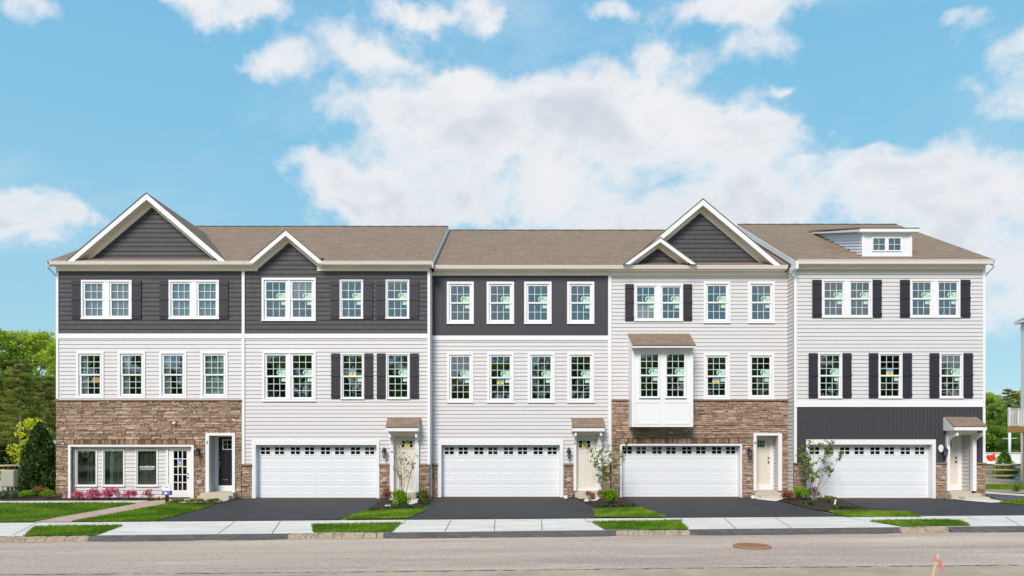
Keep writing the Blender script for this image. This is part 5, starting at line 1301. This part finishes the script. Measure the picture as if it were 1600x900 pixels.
# ------------------------------------------------------------------ planting near the houses
# bed by the utility cabinet, left end
at_ground(cone_shrub('evergreen_shrub', 3.05, .98, 11000, 'leaf_dark', 1, 'tall dark green cone-shaped evergreen at the corner of the stone house', .15), 62, 773)
g_ = deciduous('young_tree', 3.3, .75, 900, 'leaf_gold', 2, .14, .2, 'bark_pale', clumpn=30, label='bright yellow-green leafy sapling beside the dark cone evergreen', cat='tree'); at_ground(g_, 50, 769)
at_ground(bush('boxwood', .62, .42, 900, 'leaf_box', 3, 'low yellow-green boxwood between the orange shrub and the cabinet', .05), 42, 779)
at_ground(bush('barberry', .85, .52, 1000, 'leaf_orange', 4, 'orange-brown rounded shrub under the dark cone evergreen', .05), 64, 776.5)
at_ground(bush('boxwood', .62, .46, 900, 'leaf_box', 5, 'clipped yellow-green boxwood just left of the pink geranium at the wall corner', .05), 75, 779.5)
o = bush('lavender', 1.5, .38, 1400, 'leaf_grey', 6, 'grey-green lavender clump around the feet of the utility cabinet', .16, d=.6, aspect=.12, upw=(0, 0, 1), cat='plant'); at_ground(o, 12, 779)
o = bush('lavender', .9, .36, 900, 'leaf_olive', 7, 'green feathery clump between the cabinet and the low boxwood', .15, d=.6, aspect=.12, upw=(0, 0, 1), cat='plant'); at_ground(o, 30, 776)
at_ground(bush('geranium', .26, .28, 160, 'leaf_mid', 8, 'small bright pink geranium at the foot of the house corner', .05, cat='flower', flowers=(120, 'petal_pink', .05)), 91, 779)
AZ = [(123.5, .62, .42, 420, 'faded pink azalea, first from the house corner'), (146, .62, .50, 620, 'deep magenta azalea between the first office windows'), (173, .80, .52, 640, 'widest pink azalea, under the middle office window'), (204, .62, .44, 330, 'pink and bronze azalea below the gap left of the lettered window'), (232, .50, .50, 150, 'sparse tall azalea with few flowers below the lettered window')]
for i, (px, w, hh, nf, lb) in enumerate(AZ):
    at_ground(bush('azalea', w * .86, hh * 1.1, 190, 'leaf_orange' if i != 1 else 'leaf_olive', 20 + i, lb, .05, flowers=(int(nf * 1.1), 'petal_pink', .058), group='flowering azaleas along the office front'), px, 781.2 - (i == 2) * .6)
at_ground(bush('pansy', .30, .16, 90, 'leaf_mid', 27, 'small clump of yellow flowers beside the blue sign', .04, cat='flower', flowers=(110, 'petal_yellow', .05), stems=3), 248, 781.3)
at_ground(bush('pansy', .14, .14, 30, 'leaf_mid', 28, 'single tuft of yellow flowers at the foot of the sign post', .04, cat='flower', flowers=(30, 'petal_yellow', .05), stems=3), 259.5, 789.5)
JUN = [(280, 788, 1.0, .26, 'spreading juniper just right of the sign post'), (305, 787.5, 1.1, .25, 'spreading juniper in the middle of the bed before the black door'), (333, 785.5, .8, .20, 'small juniper at the tapering end of the bed before the black door'),
       (588, 799, .7, .14, 'low groundcover at the pointed tip of the bed by the first white garage'), (612, 797, .9, .18, 'dark spreading juniper in front of the bright green bush by the second door'), (640, 795.5, .8, .2, 'dark juniper between the bright green bush and the olive shrub'), (662, 788, .55, .28, 'dark juniper against the second driveway under the downspout'),
       (948, 793, 1.0, .20, 'spreading juniper in front of the leafy tree of the third house'), (980, 792, .8, .18, 'spreading juniper at the right point of the third bed'),
       (1262, 789, .7, .14, 'thin juniper on dark mulch left of the white marker'), (1322, 795, 1.1, .16, 'dark juniper at the far tip of the bed beside the last driveway')]
for i, (px, py, w, hh, lb) in enumerate(JUN):
    at_ground(bush('juniper', w, hh, 800, 'leaf_mid' if i < 3 else 'leaf_dark', 40 + i, lb, .07, d=.6, aspect=.3, group='low junipers spreading over the mulch', stems=5), px, py)
at_ground(bush('barberry', .40, .78, 700, 'leaf_red', 60, 'narrow upright red barberry beside the first white garage', .045, upw=(0, 0, 1)), 604.5, 786)
at_ground(bush('boxwood', .68, .72, 2300, 'leaf_box', 61, 'bright green ball bush in front of the second door', .06), 624, 792.5)
at_ground(bush('spirea', .58, .62, 900, 'leaf_olive', 62, 'olive green shrub under the second house\'s downspout', .055, upw=(0, 0, 1)), 661, 785.5)
at_ground(shrub_tree(2.5, 1.25, 63, 'nearly bare multi-stemmed young tree in front of the second door', n=260, leaf=.085, m_='leaf_olive', stems=11), 630, 784)
at_ground(bush('barberry', .46, .58, 700, 'leaf_red', 64, 'reddish barberry at the step of the third door', .045, upw=(0, 0, 1)), 921.5, 785)
at_ground(bush('barberry', .34, .55, 400, 'leaf_red', 65, 'thin red barberry behind the bright green bush by the third door', .045, upw=(0, 0, 1)), 938, 782)
at_ground(bush('boxwood', .84, .68, 2500, 'leaf_box', 66, 'bright green ball bush between the third door and the stone house', .06), 953, 788.5)
at_ground(shrub_tree(2.35, 1.75, 67, 'leafy multi-stemmed young tree beside the third door', n=820, leaf=.10, m_='leaf_mid', stems=10), 945, 783)
at_ground(bush('barberry', .56, .50, 900, 'leaf_red', 68, 'red and orange rounded shrub at the fourth door\'s step', .05), 1231, 782)
at_ground(bush('boxwood', .66, .62, 1900, 'leaf_box', 69, 'bright green bush under the corner of the last house', .055), 1251, 781)
at_ground(bush('spirea', .56, .60, 900, 'leaf_olive', 70, 'olive feathery shrub beside the bright green bush at the last garage', .06, upw=(0, 0, 1)), 1271, 780.5)
at_ground(shrub_tree(2.45, 2.3, 71, 'spreading multi-stemmed young tree in front of the last garage door', n=1000, leaf=.105, m_='leaf_mid', stems=12, skew=.25), 1272, 782)
at_ground(bush('spirea', .85, .30, 600, 'leaf_olive', 72, 'low straggly yellow-green shrub at the foot of the last garage', .055), 1294, 785)
# yucca-like plant by the neighbour's strip
rngy = random.Random(9); yr_ = empty('spiky_plant', (0, 0, 0), 'spiky green plant in the gravel beyond the last house', 'plant'); m_ = MB()
for i in range(70):
    a = rngy.uniform(0, 2 * math.pi); e = rngy.uniform(.25, 1.4); L = rngy.uniform(.4, .62); dx, dy_, dz = math.cos(a) * math.cos(e), math.sin(a) * math.cos(e), math.sin(e); w = .013
    p0 = Vector((0, 0, 0)); p1 = Vector((dx, dy_, dz)) * L * .6; p2 = Vector((dx * 1.05, dy_ * 1.05, dz * .92)) * L; s_ = Vector((-math.sin(a), math.cos(a), 0)) * w
    m_.quad([p0 - s_, p0 + s_, p1 + s_ * .8, p1 - s_ * .8], tint=rngy.random()); m_.quad([p1 - s_ * .8, p1 + s_ * .8, p2], tint=rngy.random())
m_.build('leaves', 'leaf_mid', yr_, tint=True, fix=False); at_ground(yr_, 1589, 768)

# ------------------------------------------------------------------ street things
def thing_at(name, label, cat, px, py, fz=None, group=None):
    x, y = unproj(px, py, fz); return empty(name, (x, y, (fz or zg)(x, y)), label, cat, group), x, y
# sign by the path
r_, x, y = thing_at('sign', 'white and blue sign box on a black post before the glazed office door', 'sign', 261, 787.5)
z = r_.location.z
MB().box(x - .055, x + .055, y - .04, y + .04, z - .2, z + .34).build('post', 'black_metal', r_, bevel=.006)
MB().box(x - .155, x + .155, y - .09, y + .09, z + .335, z + .50).build('panel', 'sign_blue', r_, bevel=.012)
s_ = MB(); s_.box(x - .15, x + .15, y - .05, y - .02, z + .501, z + .74); s_.box(x - .07, x + .07, y - .054, y - .051, z + .62, z + .66, 1); s_.build('card', ['sign_white', 'grey_cover'], r_, bevel=.006)
s_ = MB(); s_.box(x - .05, x + .05, y - .095, y - .091, z + .38, z + .45, 0); s_.build('leaflet', 'sign_white', r_)
# utility cabinet
r_, x, y = thing_at('utility_cabinet', 'pale green utility cabinet on black legs in the lavender', 'cabinet', 15, 777); z = r_.location.z
MB().box(x - .27, x + .27, y - .12, y + .12, z + .42, z + 1.11).build('body', 'cabinet_green', r_, bevel=.02)
for sx in (-.06, .10): MB().box(x + sx - .04, x + sx + .04, y - .03, y + .03, z - .1, z + .42).build('leg', 'black_metal', r_, bevel=.005)
MB().box(x - .25, x + .25, y - .135, y - .121, z + .45, z + 1.07).build('door', 'cabinet_green', r_, bevel=.008)
r_, x, y = thing_at('meter_post', 'grey metal post with a flat top plate left of the utility cabinet', 'post', 3, 777); z = r_.location.z
MB().tube([(x, y, z - .1), (x + .01, y, z + .62)], .035, 8).build('post', 'grey_cover', r_, smooth=True); MB().box(x - .12, x + .06, y - .06, y + .06, z + .62, z + .68).build('plate', 'grey_cover', r_, bevel=.01)
# manhole
r_, x, y = thing_at('manhole_cover', 'rusty round manhole cover raised in the road', 'manhole', 1175, 855, zroad); z = r_.location.z
fr = MB(); fr.lathe((x, y, z), [(.44, -.03), (.44, .035), (.41, .05), (.36, .05), (.355, .035)], 40); fr.build('ring', 'iron_rust', r_, smooth=False)
cv = MB(); cv.lathe((x, y, z), [(.352, .03), (.352, .045), (.0, .045)], 40)
for i in range(-5, 6):
    for j in range(-5, 6):
        if math.hypot(i, j) < 5.3: cv.box(x + i * .06 - .02, x + i * .06 + .02, y + j * .06 - .02, y + j * .06 + .02, z + .0455, z + .053)
cv.build('lid', 'iron_rust', r_)
# survey stake with ribbon on the near side
sx, sy = (1448 - HX) / F * 11.0, 11.0 - CAM_D; sz = zroad(sx, sy); r_ = empty('survey_stake', (sx, sy, sz), 'leaning wooden stake with a pink ribbon at the near edge of the road', 'stake')
top = Vector(((1469 - HX) / F * 11.05, 11.1 - CAM_D, CAM_Z - (866 - HY) / F * 11.05)); d_ = (top - Vector((sx, sy, sz))).normalized()
st = MB(); p0 = Vector((sx, sy, sz)) - d_ * .15; w_ = Vector((1, 0, 0)) * .019; v_ = Vector((0, 1, 0)) * .008
k = 0; st.v += [tuple(p0 - w_ - v_), tuple(p0 + w_ - v_), tuple(p0 + w_ + v_), tuple(p0 - w_ + v_)]; t_ = top; st.v += [tuple(t_ - w_ - v_), tuple(t_ + w_ - v_), tuple(t_ + w_ + v_), tuple(t_ - w_ + v_)]
for f in ((0, 1, 5, 4), (1, 2, 6, 5), (2, 3, 7, 6), (3, 0, 4, 7), (4, 5, 6, 7)): st.f.append(f); st.mi.append(0); st.t.append(.5)
st.build('stake', 'stake_wood', r_)
rb = MB(); rr = random.Random(4); c = top - d_ * .10
rb.tube([c - d_ * .018, c + d_ * .018], .028, 8)
for i in range(7):
    a = rr.uniform(-.5, 1.2); L = rr.uniform(.09, .19); e1 = c + Vector((math.cos(a) * .05, rr.uniform(-.03, .01), -.02)); e2 = e1 + Vector((rr.uniform(-.03, .09), rr.uniform(-.03, .02), -L)); s_ = Vector((.009, .004, 0))
    rb.quad([c - s_, c + s_, e1 + s_, e1 - s_]); rb.quad([e1 - s_, e1 + s_, e2 + s_, e2 - s_])
rb.build('ribbon', 'pink_ribbon', r_, fix=False)
# white drain caps in front of the garage corners
for px, lb in ((884, 'white round drain cap at the corner of the third garage'), (1176.5, 'white round drain cap at the foot of the stone beside the fourth door step'), (1469.5, 'white round drain cap at the corner of the last garage')):
    x, y = unproj(px, 778.6); o = MB().lathe((0, 0, 0), [(.075, -.05), (.078, .05), (.06, .085), (0, .10)], 16).build('drain_cap', 'white_trim', smooth=True); o.location = (x, y, zg(x, y) + .02); tag(o, lb, 'drain cap', 'white drain caps in front of the houses')
x, y = unproj(1304, 789); o = MB().box(-.03, .03, -.012, .012, -.05, .20).build('plant_marker', 'white_trim', bevel=.006); o.location = (x, y, zg(x, y)); o.rotation_euler = (0, R(12), 0); tag(o, 'little white marker leaning in the bed beside the last driveway', 'marker')
x, y = unproj(606, 792); o = MB().box(-.10, .10, -.07, .07, -.02, .05).build('stepping_stone', 'concrete', bevel=.015); o.location = (x, y, zg(x, y) + .02); tag(o, 'pale stone block lying in the mulch below the red barberry', 'stone')

# ------------------------------------------------------------------ fences, neighbour, backdrop
def rail_fence(label, xa, xb, Y, zs=(.95, .62, .30)):
    r_ = empty('rail_fence', (xa, Y, 0), label, 'fence'); rr = random.Random(8); n = int((xb - xa) / 2.6); P0 = [xa + (xb - xa) * i / n for i in range(n + 1)]
    for x in P0: MB().tube([(x, Y, -.1), (x, Y, 1.12)], [.075, .07], 8).build('post', 'log_wood', r_, smooth=True)
    for a, b in zip(P0, P0[1:]):
        for z in zs:
            m_ = MB(); m_.tube([(a - .05, Y + .02, z + rr.uniform(-.02, .02)), ((a + b) / 2, Y + rr.uniform(-.03, .03), z + rr.uniform(-.03, .03)), (b + .05, Y + .02, z + rr.uniform(-.02, .02))], [.05, .06, .05], 7); m_.build('rail', 'log_wood', r_, smooth=True)
rail_fence('split log rail fence behind the utility cabinet', -40, -19.6, 11.5, (.95, .65, .35))
rail_fence('split log rail fence past the last house, in front of the small yellow conifer', 20.2, 44, 13.0)
r_ = empty('retaining_wall', (40, 45, 0), 'long low white wall far beyond the log fence', 'wall'); MB().box(22, 90, 45, 45.3, -.05, 1.28).build('panel', 'white_trim', r_); MB().box(22, 90, 44.9, 45.4, 1.281, 1.34).build('coping', 'white_trim', r_)
r_ = empty('neighbouring_house', (33, 11.7, 0), 'edge of a white house with a raised wooden deck, cut by the picture edge', 'house')
nx0 = 29.62
nyf, nyb = -1.0, 11.7
w = MB(); lap_wall(w, nyf, nyb, 0, 9.2, [], 0, .155, .02, ident=lambda u, off, z: (nx0 - off, u, z)); w.build('side_wall', 'vinyl', r_)
w = MB(); lap_wall(w, nx0, nx0 + 11, 0, 9.2, [], nyf, .155, .02); w.build('siding_wall', 'vinyl', r_)
for yy in (nyf, nyb - .12): MB().box(nx0 - .04, nx0 + .08, yy - (.40 if yy > 0 else 0), yy + .12, 0, 9.2).build('corner_board', 'white_trim', r_)
MB().box(nx0 + .08, nx0 + 11, nyb - .02, nyb, 0, 9.2).build('back_wall', 'vinyl', r_)
ym = (nyf + nyb) / 2; rf = MB(); roof_face(rf, [(nx0 - .2, nyb + .25, 9.35), (nx0 - .2, nyf - .4, 9.35), (nx0 + 5, ym, 12.6)]); roof_face(rf, [(nx0 - .2, nyf - .4, 9.35), (nx0 + 12, nyf - .4, 9.35), (nx0 + 7, ym, 12.6), (nx0 + 5, ym, 12.6)]); roof_face(rf, [(nx0 + 12, nyb + .25, 9.35), (nx0 - .2, nyb + .25, 9.35), (nx0 + 5, ym, 12.6), (nx0 + 7, ym, 12.6)]); rf.build('roof', ['shingle', 'shingle_edge'], r_, fix=False)
MB().box(nx0 - .26, nx0 - .17, nyf - .4, nyb + .25, 9.2, 9.33).build('gutter', 'gutter_white', r_); MB().box(nx0 - .17, nx0, nyf - .4, nyb + .25, 9.19, 9.24).build('soffit', 'soffit_cream', r_)
dx_, dy0, dy1, dz_ = nx0 - 2.95, 5.2, 8.7, 3.06
MB().box(dx_, nx0 - .05, dy0, dy1, dz_, dz_ + .06).build('deck_floor', 'deck_wood', r_)
for bx in ((dx_ - .03, dx_ + .02, dy0, dy1), (dx_ + .021, nx0 - .05, dy1 - .05, dy1)): MB().box(*bx, dz_ - .26, dz_ - .001).build('deck_beam', 'deck_wood', r_)
MB().box(dx_ + .021, nx0 - .05, dy0, dy0 + .05, dz_ - .26, dz_ - .001).build('deck_beam', 'deck_wood', r_)
for yy in (dy0 + .2, 7.55): MB().box(dx_ + .03, dx_ + .17, yy, yy + .14, 0, dz_ - .001).build('deck_post', 'deck_wood', r_)
rl = MB()
for z0, z1 in ((dz_ + .10, dz_ + .15), (dz_ + .96, dz_ + 1.02)): rl.box(dx_, dx_ + .05, dy0, dy1, z0, z1); rl.box(dx_ + .051, nx0 - .05, dy1 - .05, dy1, z0, z1); rl.box(dx_ + .051, nx0 - .05, dy0, dy0 + .05, z0, z1)
i = 0
while dy0 + .1 + i * .13 < dy1 - .1: y_ = dy0 + .1 + i * .13; rl.box(dx_ + .01, dx_ + .04, y_, y_ + .035, dz_ + .151, dz_ + .959); i += 1
i = 0
while dx_ + .12 + i * .13 < nx0 - .1: x_ = dx_ + .12 + i * .13; rl.box(x_, x_ + .035, dy1 - .04, dy1 - .01, dz_ + .151, dz_ + .959); rl.box(x_, x_ + .035, dy0 + .01, dy0 + .04, dz_ + .151, dz_ + .959); i += 1
for yy in (dy0 - .01, dy1 - .09): rl.box(dx_ - .02, dx_ + .08, yy, yy + .10, dz_ + .061, dz_ + 1.08)
rl.build('deck_railing', 'white_trim', r_)
# pole with crossbar
r_ = empty('pole', (0, 0, 0), 'thin white pole with a crossbar standing under the deck edge', 'pole'); px = (1577.5 - HX) / F * 50; r_.location = (px, 22, 0)
MB().tube([(px, 22, 0), (px, 22, 3.2)], .09, 8).build('post', 'white_trim', r_, smooth=True); MB().tube([(px - .5, 22, 2.6), (px + .5, 22, 2.63)], .03, 6).build('crossbar', 'white_trim', r_)
# orange flag
fx = (1549 - HX) / F * 40.5; r_ = empty('safety_flag', (fx, 12.5, 0), 'bright orange safety flag by the log fence next to the small conifer', 'flag')
MB().tube([(fx + .25, 12.5, 0), (fx + .22, 12.5, 1.75)], .015, 6).build('stick', 'stake_wood', r_)
f = MB(); n = 8
for i in range(n):
    for j in range(6):
        P2 = lambda a, b: (fx + .23 - .50 * a / n, 12.5 + .06 * math.sin(a * 1.3 + b), 1.72 - .12 * math.sin(a / n * 3) - .48 * b / 6 - .10 * (a / n) * (1 - b / 6) + .08 * (a / n) * (b / 6))
        f.quad([P2(i, j), P2(i + 1, j), P2(i + 1, j + 1), P2(i, j + 1)])
f.build('cloth', 'orange_plastic', r_, fix=False, smooth=True)
o = cone_shrub('conifer', 1.75, .75, 3200, 'leaf_gold', 91, 'small yellow-tipped conical conifer behind the log fence beside the orange flag', .13, cat='tree'); o.location = ((1569.5 - HX) / F * 43.5, 15.5, 0)
for ch in o.children:
    if ch.name.startswith('foliage'): ch.data.materials[0] = M['leaf_box']
o = bush('spirea', 1.0, .8, 700, 'leaf_mid', 92, 'green shrub behind the log fence below the deck', .12, stems=4); o.location = ((1583 - HX) / F * 43, 15, 0)

# trees: masters then copies
def copy_tree(o, parent=None):
    c = o.copy(); COL.objects.link(c); c.parent = parent
    for ch in o.children: copy_tree(ch, c)
    return c
def put(proto, used, x, y, k, rz, label, group, z=0):
    o = proto if not used.get(proto) else copy_tree(proto)
    used[proto] = True
    o.location = (x, y, z); o.scale = (k, k, k); o.rotation_euler = (0, 0, rz); tag(o, label, 'tree', group); return o
used = {}
spring1 = deciduous('deciduous_tree', 13.0, 3.6, 11000, 'leaf_spring', 101, .27, .22, clumpn=75, label='x'); spring2 = deciduous('deciduous_tree', 12.5, 3.3, 10000, 'leaf_spring', 102, .27, .25, clumpn=70, label='x')
mid1 = deciduous('deciduous_tree', 11.0, 3.4, 10000, 'leaf_mid', 103, .27, .2, clumpn=70, label='x')
pine1 = pine('pine_tree', 10.5, 3.0, 9000, 104, 'x'); pine2 = pine('pine_tree', 9.6, 2.8, 8500, 105, 'x')
X = lambda px, d: (px - HX) / F * d
GL = 'wood of trees left of the houses'; GR = 'wood of trees right of the houses'
LT = [(spring1, -30, 62, .98, 'bright spring-green tree at the left picture edge, tallest there'), (spring2, 18, 64, 1.0, 'bright spring-green tree above the pine with the pale trunk'), (spring1, 58, 66, .98, 'bright spring-green tree right of the pale pine trunk'), (spring2, 96, 63, .93, 'bright spring-green tree whose crown touches the corner of the first house'),
      (pine1, 32, 50, .80, 'tall pine with a bare pale trunk behind the log fence'), (pine2, -12, 52, .78, 'dark pine at the left picture edge'), (pine2, 70, 54, .80, 'dark pine between the pale trunk and the house corner'), (pine1, 92, 57, .74, 'dark pine close behind the corner of the first house'), (mid1, 52, 58, .72, 'mid-green tree filling the gap behind the pines'), (mid1, 4, 57, .72, 'mid-green tree low behind the left edge pine'),
      (spring1, -110, 60, 1.0, 'spring-green tree beyond the left edge of the picture'), (pine1, -80, 54, .95, 'pine beyond the left edge of the picture'), (mid1, -150, 56, .9, 'mid-green tree beyond the left edge of the picture'), (spring2, 150, 70, .9, 'spring-green tree hidden behind the first house')]
for i, (p, px, d, k, lb) in enumerate(LT): put(p, used, X(px, d), d - CAM_D, k, i * 1.3, lb, GL)
RT = [(spring2, 1548, 92, .72, 'bright green tree seen just past the wall of the last house'), (pine1, 1578, 84, .86, 'dark-topped pine above the deck railing'), (mid1, 1560, 80, .62, 'mid-green tree between the last house and the deck'), (spring1, 1595, 90, .68, 'bright green tree behind the deck'), (mid1, 1538, 88, .75, 'mid-green tree mostly hidden by the last house'), (mid1, 1585, 74, .52, 'lower green tree seen under the deck'), (spring2, 1612, 82, .75, 'green tree behind the neighbouring house'), (mid1, 1650, 85, .85, 'green tree beyond the right edge of the picture'), (spring1, 1520, 95, .8, 'spring-green tree behind the last house')]
for i, (p, px, d, k, lb) in enumerate(RT): put(p, used, X(px, d), d - CAM_D, k, i * 1.7 + .5, lb, GR)
# undergrowth closing the woods
def thicket(name, label, x0, x1, y0, y1, h, n, m_, seed, leaf=.35, k=60, rs=(.8, 1.8)):
    rng = np.random.default_rng(seed); C_ = np.stack([rng.uniform(x0, x1, k), rng.uniform(y0, y1, k), rng.uniform(.1, h, k)], 1); r_ = rng.uniform(rs[0], rs[1], k)
    P_, N_, kk = crown_points(rng, n, (C_, r_), 1.0); P_[:, 2] = np.abs(P_[:, 2]); ct = rng.uniform(.2, .8, k)
    o = link(name, leaf_mesh(name, P_, N_, leaf, rng, .6, ct[kk] + rng.normal(0, .12, n), .3), m_); tag(o, label, 'undergrowth', kind='stuff')
thicket('undergrowth', 'dense dark undergrowth below the trees on the left', X(-200, 55), X(110, 58), 27, 33, 4.2, 16000, 'leaf_mid', 201)
thicket('undergrowth', 'dense green undergrowth below the trees on the right', 44, 80, 50, 58, 4.5, 16000, 'leaf_mid', 202)
# wood across the street, behind the camera: the windows mirror it
thicket('wood_across_street', 'band of trees across the street mirrored in the middle windows', -45, 45, -48, -41, 11.6, 64000, 'leaf_mid', 203, .6, k=340, rs=(1.2, 2.6))
